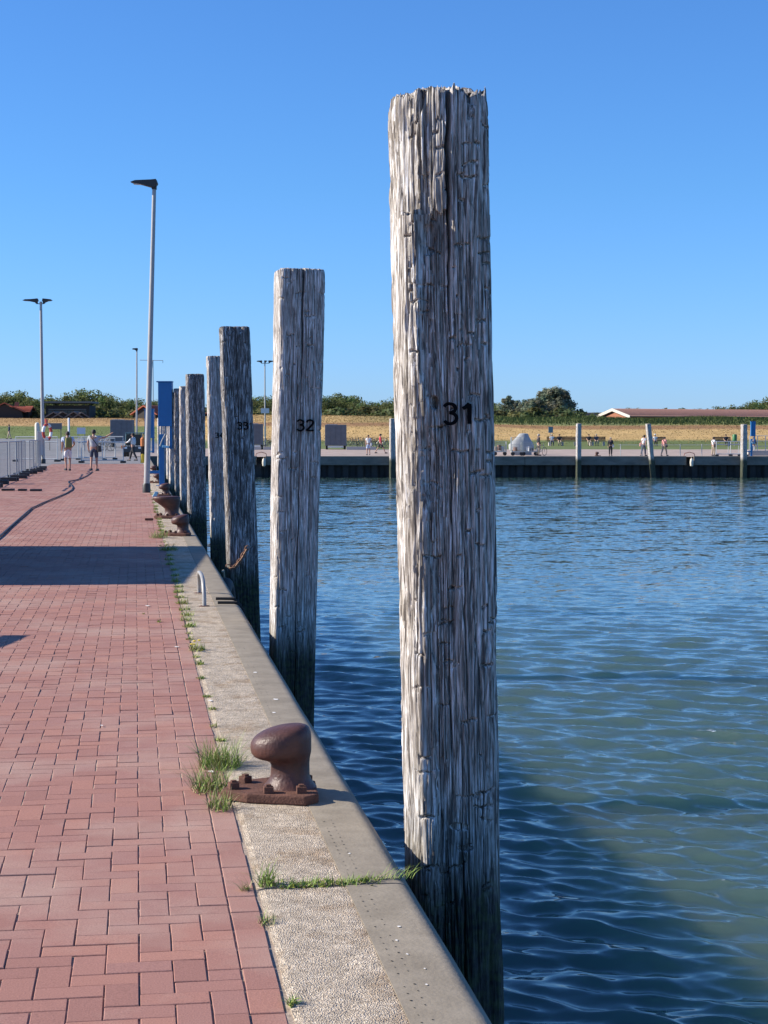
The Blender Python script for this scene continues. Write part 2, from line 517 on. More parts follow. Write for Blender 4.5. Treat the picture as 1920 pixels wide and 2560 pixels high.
# ---- concrete kerb strip, steel edge
def concrete_material():
    m = bpy.data.materials.new('exposed_aggregate'); m.use_nodes = True
    N = m.node_tree.nodes; L = m.node_tree.links; b = N['Principled BSDF']
    b.inputs['Roughness'].default_value = .95; b.inputs['Specular IOR Level'].default_value = .1
    tc = N.new('ShaderNodeTexCoord')
    v = N.new('ShaderNodeTexVoronoi'); v.inputs['Scale'].default_value = 175; v.inputs['Randomness'].default_value = 1
    L.new(tc.outputs['Object'], v.inputs['Vector'])
    sc = N.new('ShaderNodeSeparateColor'); L.new(v.outputs['Color'], sc.inputs[0])
    cr = N.new('ShaderNodeValToRGB'); e = cr.color_ramp.elements
    e[0].color = (.27, .22, .165, 1); e[1].color = (.80, .70, .55, 1)
    for p, c in ((.25, (.46, .38, .29, 1)), (.55, (.62, .52, .39, 1)), (.75, (.50, .40, .30, 1))):
        q = e.new(p); q.color = c
    L.new(sc.outputs[0], cr.inputs[0])
    n = N.new('ShaderNodeTexNoise'); n.inputs['Scale'].default_value = 3.0; n.inputs['Detail'].default_value = 8; n.inputs['Roughness'].default_value = .7
    L.new(tc.outputs['Object'], n.inputs['Vector'])
    mr = N.new('ShaderNodeMapRange'); mr.inputs[1].default_value = .50; mr.inputs[2].default_value = .62
    L.new(n.outputs['Fac'], mr.inputs[0])
    mx = N.new('ShaderNodeMix'); mx.data_type = 'RGBA'; mx.inputs[7].default_value = (.30, .20, .115, 1)
    mm = N.new('ShaderNodeMath'); mm.operation = 'MULTIPLY'; mm.inputs[1].default_value = .6; L.new(mr.outputs[0], mm.inputs[0])
    L.new(mm.outputs[0], mx.inputs[0]); L.new(cr.outputs[0], mx.inputs[6])
    n3 = N.new('ShaderNodeTexNoise'); n3.inputs['Scale'].default_value = 11; n3.inputs['Detail'].default_value = 8; n3.inputs['Roughness'].default_value = .75
    L.new(tc.outputs['Object'], n3.inputs['Vector'])
    mr3 = N.new('ShaderNodeMapRange'); mr3.inputs[1].default_value = .3; mr3.inputs[2].default_value = .7; mr3.inputs[3].default_value = .62; mr3.inputs[4].default_value = 1.25
    L.new(n3.outputs['Fac'], mr3.inputs[0])
    hs = N.new('ShaderNodeHueSaturation'); L.new(mx.outputs[2], hs.inputs['Color']); L.new(mr3.outputs[0], hs.inputs['Value'])
    L.new(hs.outputs[0], b.inputs['Base Color'])
    bp = N.new('ShaderNodeBump'); bp.inputs['Strength'].default_value = .9; bp.inputs['Distance'].default_value = .006
    ad = N.new('ShaderNodeMath'); ad.operation = 'ADD'; L.new(v.outputs['Distance'], ad.inputs[0]); L.new(n3.outputs['Fac'], ad.inputs[1])
    L.new(ad.outputs[0], bp.inputs['Height']); L.new(bp.outputs[0], b.inputs['Normal'])
    return m
CONC = concrete_material()
kerb = bpy.data.objects.new('quay_kerb', None); COL.objects.link(kerb); tag(kerb, kind='structure')
joints = [-4.0, 6.05, 16.2, 26.9, 36.3, 46.5, 56.7, 67, 77, 87, 97, 107, 117, 128.5]
for a, b in zip(joints[:-1], joints[1:]):
    a += .012; b -= .012
    ny = max(6, int((b - a) / (.05 if a < 17 else .3))) + 1; nx = 14 if a < 17 else 5
    xs = np.linspace(BRICK_EDGE + .012, STEEL_IN - .001, nx); ys = np.linspace(a, b, ny)
    YY, XX = np.meshgrid(ys, xs, indexing='ij')
    # ragged inner edge, slightly crowned, sunk by a few millimetres at the brick side
    XX = XX.copy(); XX[:, 0] += .012 * fbm(ys * 9, ys * 0, 4, 3) - .004
    ZZ = .002 + .006 * (fbm(XX * 14, YY * 14, 6, 3) - .5) - .006 * sstep(.03, 0, XX - BRICK_EDGE - .012)
    ZZ[:, -1] = .001
    V = np.stack([XX, YY, ZZ], -1).reshape(-1, 3)
    Vb = V.copy(); Vb[:, 2] = -.25
    n0 = len(V); Fq = grid_faces(ny, nx)
    edge_ = [(i * nx, (i + 1) * nx) for i in range(ny - 1)]
    rim = list(range(nx)) + [i * nx + nx - 1 for i in range(1, ny)] + [(ny - 1) * nx + k for k in range(nx - 2, -1, -1)] + [i * nx for i in range(ny - 2, 0, -1)]
    rim = np.array(rim); rn = np.roll(rim, -1)
    Fs = np.stack([rn, rim, rim + n0, rn + n0], -1)
    np_mesh('kerb_slab', np.concatenate([V, Vb]), np.concatenate([Fq, Fs]), CONC, kerb, smooth=False)

steelm = mat('weathered_steel_edge', (.325, .28, .215), .8, metal=0, c2=(.24, .205, .155), vscale=5, bump=.2, bscale=60, spec=.12)
rust = mat('rust', (.13, .055, .035), .75, var=.4, vscale=20, bump=.5, bscale=80)
edge = bpy.data.objects.new('quay_edge', None); COL.objects.link(edge); tag(edge, kind='structure')
def edge_profile():
    p = [(STEEL_IN, -.05), (STEEL_IN, .004), (.80, .005), (.85, .004)]
    r_ = .075
    for k in range(0, 10):
        a = R(90 - 10 * k)
        p.append((EDGE - r_ + r_ * math.cos(a), .003 - r_ + r_ * math.sin(a)))
    p += [(EDGE, -.45), (EDGE - .05, -.45), (EDGE - .05, -.2)]
    return p
for a, b in zip(joints[:-1], joints[1:]):
    ys = np.arange(a + .006, b - .006, .25 if a < 17 else 1.0).tolist() + [b - .006]
    pr = edge_profile()
    mb = MB()
    mb.rings([[(x + (.0035 * (vn(y * 2.1, k * .7, 9) - .5) if 3 < k < 14 else 0), y, z + (.004 * (vn(y * 1.3, 4.0, 10) - .5) if 3 < k < 12 else 0)) for k, (x, z) in enumerate(pr)] for y in ys])
    mb.build('steel_edge_plate', steelm, edge, smooth=True, angle=35)
    if b < 120:
        mb = MB(); pr2 = [(x - .006 if x > .8 else x, z - .006) for x, z in pr]
        mb.rings([[(x, y, z) for x, z in pr2] for y in (b - .010, b + .010)])
        mb.build('rusty_joint', rust, edge)
# drain holes near the inside of the steel
hole_m = mat('hole_dark', (.02, .018, .016), .9)
mb = MB(); rr = random.Random(4)
for k in range(150):
    y = 3.9 + k * .062
    if 5.92 < y < 6.25 or 7.1 < y < 7.9: continue
    for i, x in enumerate((.772, .806)):
        if rr.random() < .12 or (y > 8.5 and rr.random() < .5): continue
        yy = y + (.02 if i else 0); r_ = .0038 * rr.uniform(.6, 1.1)
        mb.add([(x + r_ * math.cos(t * math.pi / 4), yy + r_ * 1.1 * math.sin(t * math.pi / 4), .0062) for t in range(8)], [tuple(range(8))])
tag(mb.build('rivet_holes', hole_m, edge), kind='stuff')
# white droppings and scuffs on steel
chalk = mat('bird_dropping', (.72, .70, .65), .9)
mb = MB()
for (x, y, s) in [(.83, 5.2, .006), (.86, 5.05, .005), (.84, 4.9, .006), (.88, 6.9, .008), (.80, 11.6, .02), (.84, 10.4, .02), (.9, 5.75, .008), (.86, 8.7, .012), (.79, 9.9, .016), (.82, 5.35, .007), (.85, 5.5, .008), (.81, 6.5, .008), (.35, 8.2, .02), (.44, 10.4, .018), (-.2, 9.6, .012), (.30, 13.1, .02), (.1, 16.3, .03)]:
    z = .0068 if x < .88 else .004
    n = 9
    mb.add([(x + s * rr.uniform(.4, 1) * math.cos(t * 6.283 / n), y + 1.6 * s * rr.uniform(.4, 1) * math.sin(t * 6.283 / n), z) for t in range(n)], [tuple(range(n))])
tag(mb.build('bird_droppings', chalk), 'small white bird droppings scattered on the steel edge and bricks', 'droppings', kind='stuff')

# quay wall below the edge
wallm = mat('dark_sheet_piling', (.030, .027, .026), .7, var=.4, vscale=1.5, bump=.5, bscale=8)
def sheet_wall(p0, p1, z0, z1, depth=.28, pitch=1.1):
    p0 = Vector(p0); p1 = Vector(p1); L_ = (p1 - p0).length; t = (p1 - p0) / L_; n = Vector((t.y, -t.x))
    mb = MB(); s = 0; pts = []
    while s < L_:
        for ds, dd in ((0, 0), (.32, 0), (.5, depth), (.9, depth)):
            if s + ds < L_: pts.append(p0 + t * (s + ds) + n * (dd - .3))
        s += pitch
    pts.append(p1)
    for a, b in zip(pts[:-1], pts[1:]):
        mb.add([(a.x, a.y, z0), (b.x, b.y, z0), (b.x, b.y, z1), (a.x, a.y, z1)], [(0, 1, 2, 3)])
    return mb
tag(sheet_wall((EDGE - .35, 128), (EDGE - .35, -6), -2.6, -.3).build('near_quay_wall', wallm), kind='structure')

# ---- far quay and terrain (rows run along the far shore)
fx, fy = math.sin(YAW), math.cos(YAW)
def fr(F, r, z=0.0): return Vector((F * fx + r * RT.x, F * fy + r * RT.y, z))
def left_(r): return sstep(-18, -34, r)
def grass_start(F, r): return 160 + 5 * sstep(4, -20, r) + 56 * left_(r)
def dike_foot(r): return 186 + 40 * left_(r)
def ground_z(F, r):
    F = np.asarray(F, float); r = np.asarray(r, float)
    s = .0105 + .0085 * left_(r)
    base = s * np.clip(F - 135, 0, 60)
    df = dike_foot(r)
    t = sstep(0, 1, (F - df) / 29.0)
    top_ = 4.05 - .38 * sstep(5, 22, r)
    z = base + (top_ - base) * (.5 * t + .5 * np.clip((F - df) / 29.0, 0, 1))
    z = z - (z - 1.2) * sstep(df + 36, df + 60, F)
    z = z + (vn(F * .15, r * .12, 12) - .5) * .35 * sstep(df + 5, df + 12, F)
    return z
Fs = np.concatenate([np.linspace(FAR - .15, 150, 12), np.linspace(152, 262, 200), np.linspace(266, 330, 14), [400, 600, 1200, 3000, 6000]])
rs_ = np.concatenate([[-3000, -900, -300, -160], np.linspace(-110, 125, 240), [180, 320, 900, 3000]])
FF, RR = np.meshgrid(Fs, rs_, indexing='ij')
ZZ = ground_z(FF, RR)
ZZ[0] = -.03
df = dike_foot(RR); gs = grass_start(FF, RR)
zz = ZZ + .25 * (fbm(FF * .3, RR * .15, 2, 3) - .5)
L_ = left_(RR)
col = np.zeros(FF.shape + (4,)); col[..., 3] = 1
green = np.array([.115, .145, .040]); tan = np.array([.54, .36, .14]); brown = np.array([.28, .155, .065]); crest = np.array([.135, .155, .050]); pave = np.array([.38, .30, .25]); grey = np.array([.20, .20, .20])
nz = fbm(FF * .5, RR * .25, 31, 4)[..., None]
def mixc(a, b, t): t = np.asarray(t)[..., None]; return a * (1 - t) + b * t
dry = mixc(tan, np.array([.42, .28, .11]), nz[..., 0])
cR = mixc(green * (.8 + .5 * nz), dry, sstep(.85, 1.15, zz))
up_ = .38 * sstep(5, 22, RR)
cR = mixc(cR, brown, sstep(2.55, 2.8, zz + up_) * (1 - sstep(3.05, 3.2, zz + up_)))
cR = mixc(cR, crest * (.75 + .6 * nz), sstep(3.05, 3.25, zz + up_) * sstep(-6, 6, RR))
cL = mixc(green * (.9 + .4 * nz), mixc(brown, tan, .45 * nz[..., 0] + .3), sstep(2.75, 2.95, zz))
cc = mixc(cR, cL, L_)
past = sstep(df + 34, df + 40, FF)
cc = mixc(cc, green * .8, past)
isg = sstep(-.4, .4, FF - gs + (fbm(RR * .7, FF * .5, 5, 2) - .5) * 1.0)
pv = mixc(pave, grey, sstep(-15, -25, RR))
cc = mixc(pv * (.93 + .14 * nz), cc, isg)
col[..., :3] = cc
V = np.stack([FF * fx + RR * RT.x, FF * fy + RR * RT.y, ZZ], -1).reshape(-1, 3)
ground_m = attr_mat('meadow_and_paving', noise=.24, nscale=.7, bump=.5, bscale=3)
tag(np_mesh('ground', V, grid_faces(*FF.shape), ground_m, attrs={'col': ('FLOAT_COLOR', col.reshape(-1, 4))}), kind='structure')

# standing grass on the dike
def scatter_grass():
    rg = np.random.RandomState(9); n = 60000
    r = rg.uniform(-75, 85, n)
    u = rg.rand(n)
    df = dike_foot(r); F = df + 1 + 34 * u ** .8
    crestm = rg.rand(n) < .45
    F = np.where(crestm, df + rg.uniform(21, 34, n), F)
    z = ground_z(F, r)
    rgt = sstep(-4, 6, r)
    hgt = np.where((z > 2.8) & (rgt > .5), rg.uniform(.12, .38, n), rg.uniform(.04, .12, n)) * (1 - .3 * left_(r))
    w = rg.uniform(.03, .10, n)
    a = rg.uniform(-.6, .6, n)
    x0 = F * fx + r * RT.x; y0 = F * fy + r * RT.y
    cx, cy = np.cos(a) * w, np.sin(a) * w
    lean = rg.normal(0, .15, n)
    V = np.stack([np.stack([x0 - cx, y0 - cy, z - .05], -1), np.stack([x0 + cx, y0 + cy, z - .05], -1), np.stack([x0 + lean, y0 + lean * .3, z + hgt], -1)], 1)
    nz = rg.rand(n)[:, None]
    c = np.where(((z > 2.8) & (rgt > .5))[:, None], np.array([.13, .155, .045]) * (.6 + .8 * nz), np.array([.40, .28, .11]) * (.7 + .5 * nz))
    lft = (left_(r) > .5)
    c = np.where((lft & (z < 3.1))[:, None], np.array([.12, .15, .04]) * (.7 + .6 * nz), c)
    c = np.where((lft & (z >= 3.1))[:, None], np.array([.30, .19, .08]) * (.7 + .5 * nz), c)
    c4 = np.concatenate([c, np.ones((n, 1))], 1)
    o = np_mesh('dike_grass', V.reshape(-1, 3), np.arange(n * 3).reshape(-1, 3), attr_mat('grass_blades', noise=.1), smooth=False, attrs={'col': ('FLOAT_COLOR', np.repeat(c4, 3, 0))})
    tag(o, 'tall dry and green grass along the sloping dike behind the harbour', 'grass', kind='stuff')
scatter_grass()

# far quay beam and wall
beam_m = mat('weathered_concrete_beam', (.22, .20, .17), .85, c2=(.13, .12, .10), vscale=.9, bump=.4, bscale=6, stretch=(1, 1, 3))
fq = bpy.data.objects.new('far_quay_beam', None); COL.objects.link(fq); tag(fq, kind='structure')
recess = [(642, 664), (1714, 1732)]
segs = []; a_ = -9.4
def rof(px): return (px - 960) / F_PX * FAR
cuts = sorted([(rof(a), rof(b)) for a, b in recess])
start = -18.2
for c0, c1 in cuts + [(130, 131)]:
    segs.append((start, c0)); start = c1
for a, b in segs:
    x = a
    while x < b:
        x2 = min(b, x + 9.8)
        mb = MB()
        p = [fr(FAR - .35, x + .01), fr(FAR - .35, x2 - .01), fr(FAR + .3, x2 - .01), fr(FAR + .3, x + .01)]
        mb.rings([[(q.x, q.y, -.66) for q in p], [(q.x, q.y, .02) for q in p]])
        mb.build('concrete_beam', beam_m, fq, bevel=.03)
        x = x2
pa = fr(FAR - .1, 130); pb = fr(FAR - .1, -19)
sw = sheet_wall((pb.x, pb.y), (pa.x, pa.y), -2.6, -.55)
tag(sw.build('far_quay_wall', wallm), kind='structure')
mb = MB(); p = [fr(FAR + .4, -19), fr(FAR + .4, 130)]
mb.add([(p[0].x, p[0].y, -2.6), (p[1].x, p[1].y, -2.6), (p[1].x, p[1].y, -.03), (p[0].x, p[0].y, -.03)], [(0, 1, 2, 3)])
tag(mb.build('quay_backing_wall', wallm), kind='structure')

# ================================================================== MOORING PILES
def wood_material(name, light, dark, tint):
    m = bpy.data.materials.new(name); m.use_nodes = True
    N = m.node_tree.nodes; L = m.node_tree.links; b = N['Principled BSDF']
    b.inputs['Roughness'].default_value = .9; b.inputs['Specular IOR Level'].default_value = .1
    tc = N.new('ShaderNodeTexCoord'); mp = N.new('ShaderNodeMapping'); mp.inputs['Scale'].default_value = (1, 1, .045)
    L.new(tc.outputs['Object'], mp.inputs[0])
    n = N.new('ShaderNodeTexNoise'); n.inputs['Scale'].default_value = 95; n.inputs['Detail'].default_value = 8; n.inputs['Roughness'].default_value = .7; n.inputs['Distortion'].default_value = .6
    L.new(mp.outputs[0], n.inputs['Vector'])
    cr = N.new('ShaderNodeValToRGB'); e = cr.color_ramp.elements
    e[0].position = .42; e[1].position = .66; q_ = e.new(.51); q_.color = tuple(.5 * (a_ + b_) for a_, b_ in zip(light, dark)) + (1,)
    e[0].color = (*dark, 1); e[1].color = (*light, 1)
    L.new(n.outputs['Fac'], cr.inputs[0])
    mp2 = N.new('ShaderNodeMapping'); mp2.inputs['Scale'].default_value = (1, 1, .25); L.new(tc.outputs['Object'], mp2.inputs[0])
    n2 = N.new('ShaderNodeTexNoise'); n2.inputs['Scale'].default_value = 9; n2.inputs['Detail'].default_value = 5
    L.new(mp2.outputs[0], n2.inputs['Vector'])
    mr = N.new('ShaderNodeMapRange'); mr.inputs[1].default_value = .45; mr.inputs[2].default_value = .75; mr.inputs[4].default_value = .55
    L.new(n2.outputs['Fac'], mr.inputs[0])
    mx = N.new('ShaderNodeMix'); mx.data_type = 'RGBA'; mx.inputs[7].default_value = (*tint, 1)
    L.new(mr.outputs[0], mx.inputs[0]); L.new(cr.outputs[0], mx.inputs[6])
    # algae and wet wood near the water, raised so the quay's shadow is painted in
    g_ = N.new('ShaderNodeNewGeometry'); sx = N.new('ShaderNodeSeparateXYZ'); L.new(g_.outputs['Position'], sx.inputs[0])
    ad = N.new('ShaderNodeMath'); ad.operation = 'ADD'; L.new(sx.outputs['Z'], ad.inputs[0])
    mm = N.new('ShaderNodeMath'); mm.operation = 'MULTIPLY'; mm.inputs[1].default_value = .35; L.new(n2.outputs['Fac'], mm.inputs[0]); L.new(mm.outputs[0], ad.inputs[1])
    mr2 = N.new('ShaderNodeMapRange'); mr2.interpolation_type = 'SMOOTHSTEP'
    mr2.inputs[1].default_value = .22; mr2.inputs[2].default_value = -.25; mr2.inputs[3].default_value = 0; mr2.inputs[4].default_value = .92
    L.new(ad.outputs[0], mr2.inputs[0])
    mx2 = N.new('ShaderNodeMix'); mx2.data_type = 'RGBA'; n5 = N.new('ShaderNodeTexNoise'); n5.inputs['Scale'].default_value = 28; n5.inputs['Detail'].default_value = 6; L.new(tc.outputs['Object'], n5.inputs['Vector'])
    r5 = N.new('ShaderNodeValToRGB'); r5.color_ramp.elements[0].position = .4; r5.color_ramp.elements[1].position = .62; r5.color_ramp.elements[0].color = (.026, .030, .028, 1); r5.color_ramp.elements[1].color = (.055, .075, .035, 1)
    L.new(n5.outputs['Fac'], r5.inputs[0]); L.new(r5.outputs[0], mx2.inputs[7])
    L.new(mr2.outputs[0], mx2.inputs[0]); L.new(mx.outputs[2], mx2.inputs[6]); L.new(mx2.outputs[2], b.inputs['Base Color'])
    bp = N.new('ShaderNodeBump'); bp.inputs['Strength'].default_value = .7; bp.inputs['Distance'].default_value = .009
    L.new(n.outputs['Fac'], bp.inputs['Height']); L.new(bp.outputs[0], b.inputs['Normal'])
    return m
WOOD = wood_material('silvered_timber', (.44, .40, .35), (.10, .088, .08), (.20, .17, .145))
WOOD_D = wood_material('dark_weathered_timber', (.15, .135, .125), (.072, .065, .06), (.11, .09, .078))
WOOD_S = wood_material('smooth_silver_timber', (.42, .385, .345), (.15, .135, .125), (.25, .22, .195))
WOOD_S.node_tree.nodes['Principled BSDF'].inputs['Roughness'].default_value = .92
IRON = mat('black_iron', (.005, .005, .006), .9, spec=.1)

class Pile:
    def __init__(s, name, label, cx, cy, top, w0, w1, seed, lean=(0, 0), rot=0.0, n=4.0, sev=1.0, furrow=None, split=None, res=(200, 500), zfine=-.9, material=WOOD, nicks=40, crown=.03, jag=.02, cracks=(), holes=(), zbot=-2.1, corner=0.0, group='mooring piles standing along the quay', cat='mooring pile', chunk=None, facet=None):
        s.__dict__.update(locals())
        s.root = thing(name, label, cat, (cx, cy, 0), 0, group)
        na, nz = res
        # more columns on the side towards the quay and the harbour mouth
        q = np.linspace(0, 1, na, endpoint=False)
        ph = -math.pi / 2 + 2 * math.pi * (q - .5) + .62 * np.sin(2 * math.pi * (q - .5)) * -1.0
        s.ph = ph
        zf = np.linspace(zfine, top - .01, nz)
        zc = np.linspace(zbot, zfine, max(8, nz // 40))[:-1]
        z = np.concatenate([zc, zf])
        PH, Z = np.meshgrid(ph, z, indexing='ij'); PH = PH.T; Z = Z.T
        P = s.surface(PH, Z, relief=True)
        V = P.reshape(-1, 3)
        nr, nc = Z.shape
        Fq = grid_faces(nr, nc, wrap=True)
        # broken, rounded crown of splinters
        Vs = [V]; F2 = [Fq]; last = (nr - 1) * nc; base = P[-1]
        rim_d = s.last_relief[-1]
        c = base.mean(0)
        prev = last; cnt = len(V)
        for k, fct in enumerate((.985, .95, .89, .80, .68, .52, .34, .15, .004)):
            rr_ = base * fct + c * (1 - fct)
            hh = vn(ph * 9 * fct + 3, k * 1.7 + 0 * ph, seed + 3) + .7 * vn(ph * 31 * fct, k * 2.9 + 0 * ph, seed + 8)
            zz = top - .01 + crown * (1 - fct ** 2.2) + jag * (hh - .75) * (1.0 if k < 5 else .6)
            if split and 0:
                pass
            rr_[:, 2] = zz
            Vs.append(rr_)
            j = np.arange(nc); a = prev + j; b = prev + (j + 1) % nc
            F2.append(np.stack([a, b, cnt + (j + 1) % nc, cnt + j], -1)); prev = cnt; cnt += nc
        V = np.concatenate(Vs)
        F2 = np.concatenate(F2)
        V[:, 0] -= cx; V[:, 1] -= cy
        np_mesh('timber', V, F2, material, s.root, smooth=True)

    def radius(s, ph, z):
        t = np.clip((z + .5) / (s.top + .5), 0, 1)
        w = (s.w0 * (1 - t) + s.w1 * t) / 2
        a = ph - s.rot
        n = s.n
        rho = 1 / (np.abs(np.cos(a)) ** n + np.abs(np.sin(a)) ** n) ** (1 / n)
        # the visible width of a squared timber is its face
        w = w * (1 + .035 * (vn(a * 1.3, z * .9, s.seed) - .5))
        return w * rho

    def relief(s, ph, z):
        R_ = (s.w0 + s.w1) / 4
        u = (ph + math.pi / 2) * R_ * 1.15        # arc length from the front, metres
        sd = s.seed; sev = s.sev
        wob = .020 * (vn(z * 1.3, u * 2.5, sd) - .5) + .006 * (vn(z * 6, u * 6, sd + 1) - .5)
        uw = u + wob
        d = .0020 * vn(uw / .005, z / .10, sd + 2) + .0045 * vn(uw / .013, z / .30, sd + 3) * sev
        d = d + .004 * vn(uw / .05, z / .35, sd + 4)
        for (gw, gl, gd, q) in ((.032, 1.3, .012, 91), (.014, .6, .006, 92), (.007, .3, .003, 93)):
            g_ = vn(uw / gw, z / gl, sd + q)
            d = d + gd * (.35 + .65 * min(sev, 1.2)) * np.exp(-((g_ - .5) / .045) ** 2)
        m1 = sstep(.38, .68, fbm(u / .12, z / .55, sd + 5, 3))
        if s.furrow is not None:
            fu, fw_, fd = s.furrow(z)
            fm = np.exp(-((u - fu) / fw_) ** 2)
            m1 = np.clip(m1 * .75 + fm * 1.3, 0, 1.4)
        for (w, L_, amp, q) in ((.030, .34, .008, 11), (.015, .16, .0055, 23), (.008, .09, .0035, 37)):
            colf = uw / w + .5 * (vn(z / .4, uw * 8, sd + q) - .5)
            c = np.floor(colf); fcol = colf - c
            hc = h2(c, 0 * c, sd + q)
            Lc = L_ * (.5 + 1.3 * hc)
            seg = np.floor(z / Lc + hc * 7.3)
            b = h2(c, seg, sd + q + 1)
            d = d + amp * sev * b ** 1.5 * m1
            e = np.minimum(fcol, 1 - fcol) * w
            gm = (h2(c + (fcol > .5), seg * 0, sd + q + 2) > .45)
            d = d + .007 * sev * np.exp(-(e / .0016) ** 2) * gm * (.35 + m1) * (w > .012)
        if s.furrow is not None:
            d = d + fd * fm * (.25 + 1.1 * vn(uw / .022, z / .12, sd + 51) * vn(u / .05, z / .3, sd + 52) * 1.6)
        if s.chunk is not None:
            uL, uR, zt, zb, cd = s.chunk(z, sd)
            rag = .012 * (vn(z / .05, z * 0, sd + 81) - .5) + .020 * (vn(z / .16, z * 0, sd + 82) - .5)
            topj = zt + .03 * (h2(np.floor(uw / .012), 0 * uw, sd + 83) - .5)
            d = d + cd * sstep(uL + rag, uL + rag + .005, u) * sstep(uR + .05, uR, u) * (z < topj) * sstep(zb, zb + .4, z) * (.75 + .5 * vn(u / .03, z / .12, sd + 84))
        if s.facet is not None:
            fz = s.facet + .03 * (h2(np.floor(uw / .012), 0 * uw, sd + 83) - .5)
            up = (z >= fz) * 1.0
            ramp = np.clip(-(u - .005), 0, .15) * .42 * sstep(-.34, -.16, u)
            d = d + ramp * (up + (1 - up) * 0.0)
            d = d + (1 - up) * .030 * sstep(-.135, -.120, u) * sstep(.01, -.02, u) * sstep(1.5, 2.45, z)
        rg = random.Random(s.seed)
        for k in range(s.nicks):
            zc = rg.uniform(-.3, s.top - .05); uc = rg.uniform(-.5, .5) * s.w0 * 1.15
            ln = rg.uniform(.015, .12) * rg.uniform(.4, 1) * (s.w0 / .4); th = rg.uniform(.0026, .0048); dp = rg.uniform(.008, .030); sl = rg.uniform(-.05, .25)
            rows = np.where(np.abs(z[:, 0] - zc) < .12)[0] if z.ndim == 2 else None
            if rows is None or len(rows) == 0: continue
            sl_ = slice(rows[0], rows[-1] + 1)
            du = u[sl_] - uc; dv = z[sl_] - zc - sl * du - .004 * np.sin(du * 90 + k)
            we = 1 - sstep(ln * .4, ln * .6, np.abs(du))
            d[sl_] += we * dp * np.exp(-(dv / th) ** 2)
            d[sl_] += we * min(dp, .012) * .5 * np.exp(np.minimum(dv, 0) / .02) * (dv < 0) * sstep(0, -.004, dv)
        for (u0, z0, z1, wd, dp, ws) in s.cracks:
            t = np.clip((z - z0) / (z1 - z0), 0, 1)
            inside = (z > z0 - .02) & (z < z1 + .02 + (1 if z1 >= s.top - .05 else 0))
            prof = np.sin(np.clip(t, 0.02, .98) * math.pi) ** .5 if z1 < s.top - .05 else sstep(0, .25, t) * (.35 + .65 * t)
            uc = u0 + .014 * (vn(z / .30, z * 0, sd + ws) - .5) + .006 * (vn(z / .07, z * 0, sd + ws + 1) - .5)
            d = d + inside * dp * prof * np.exp(-((u - uc) / (wd * (.3 + .7 * prof))) ** 4)
        for (u0, z0, ru, rz, dp) in s.holes:
            d = d + dp * (1 - sstep(.75, 1.05, np.sqrt(((u - u0) / ru) ** 2 + ((z - z0) / rz) ** 2) + .25 * (vn(u / .012, z / .012, sd) - .5)))
        # crown wears back
        tz = s.top - z
        d = d + .012 * np.exp(-tz / .02) * (.3 + vn(ph * 4, z * 0, sd + 9)) + .05 * sstep(.12, 0, tz) * (vn(uw / .02, z / .3, sd + 61) > .66)
        s.last_relief = d
        return d

    def surface(s, ph, z, relief=False):
        r = s.radius(ph, z)
        if relief: r = r - s.relief(ph, z) + .008
        x = s.cx + s.lean[0] * z + r * np.cos(ph)
        y = s.cy + s.lean[1] * z + r * np.sin(ph)
        zz = z
        if relief:
            # the rim itself is ragged
            uu = (ph + math.pi / 2) * (s.w0 + s.w1) / 4 * 1.15
            notch = .05 * np.exp(-((uu - .012) / .010) ** 2) if s.facet is not None else 0
            zz = z - notch * sstep(.3, 0, s.top - z) + sstep(.25, 0, s.top - z) * (s.jag * 1.3 * (vn(ph * 12, 0 * z, s.seed + 70) - .55) + s.jag * (vn(ph * 40, 0 * z, s.seed + 71) - .5) - s.crown * .5 * np.abs(np.cos(ph)) ** 4)
        return np.stack([x, y, zz], -1)

    def digits(s, text, zc, hgt, ucen, thick=.010, wear=True):
        """numerals fixed to the front face"""
        shapes = {
            '3': [[(-.30, .34), (-.22, .46), (-.05, .5), (.14, .46), (.25, .34), (.24, .2), (.12, .08), (-.06, .05)], [(-.06, .05), (.14, .02), (.28, -.10), (.30, -.27), (.2, -.42), (.02, -.5), (-.18, -.47), (-.31, -.34)]],
            '1': [[(-.22, .26), (-.06, .36), (.08, .5)], [(.08, .5), (.085, .1), (.07, -.25), (.07, -.5)]],
            '2': [[(-.30, .28), (-.24, .42), (-.06, .5), (.14, .47), (.27, .34), (.26, .16), (.10, -.06), (-.14, -.30), (-.32, -.47)], [(-.32, -.47), (.0, -.47), (.33, -.47)]],
            '4': [[(.12, .5), (-.12, .14), (-.32, -.18)], [(-.32, -.18), (.0, -.18), (.32, -.18)], [(.12, .18), (.12, -.2), (.12, -.5)]],
        }
        adv = .92 * hgt
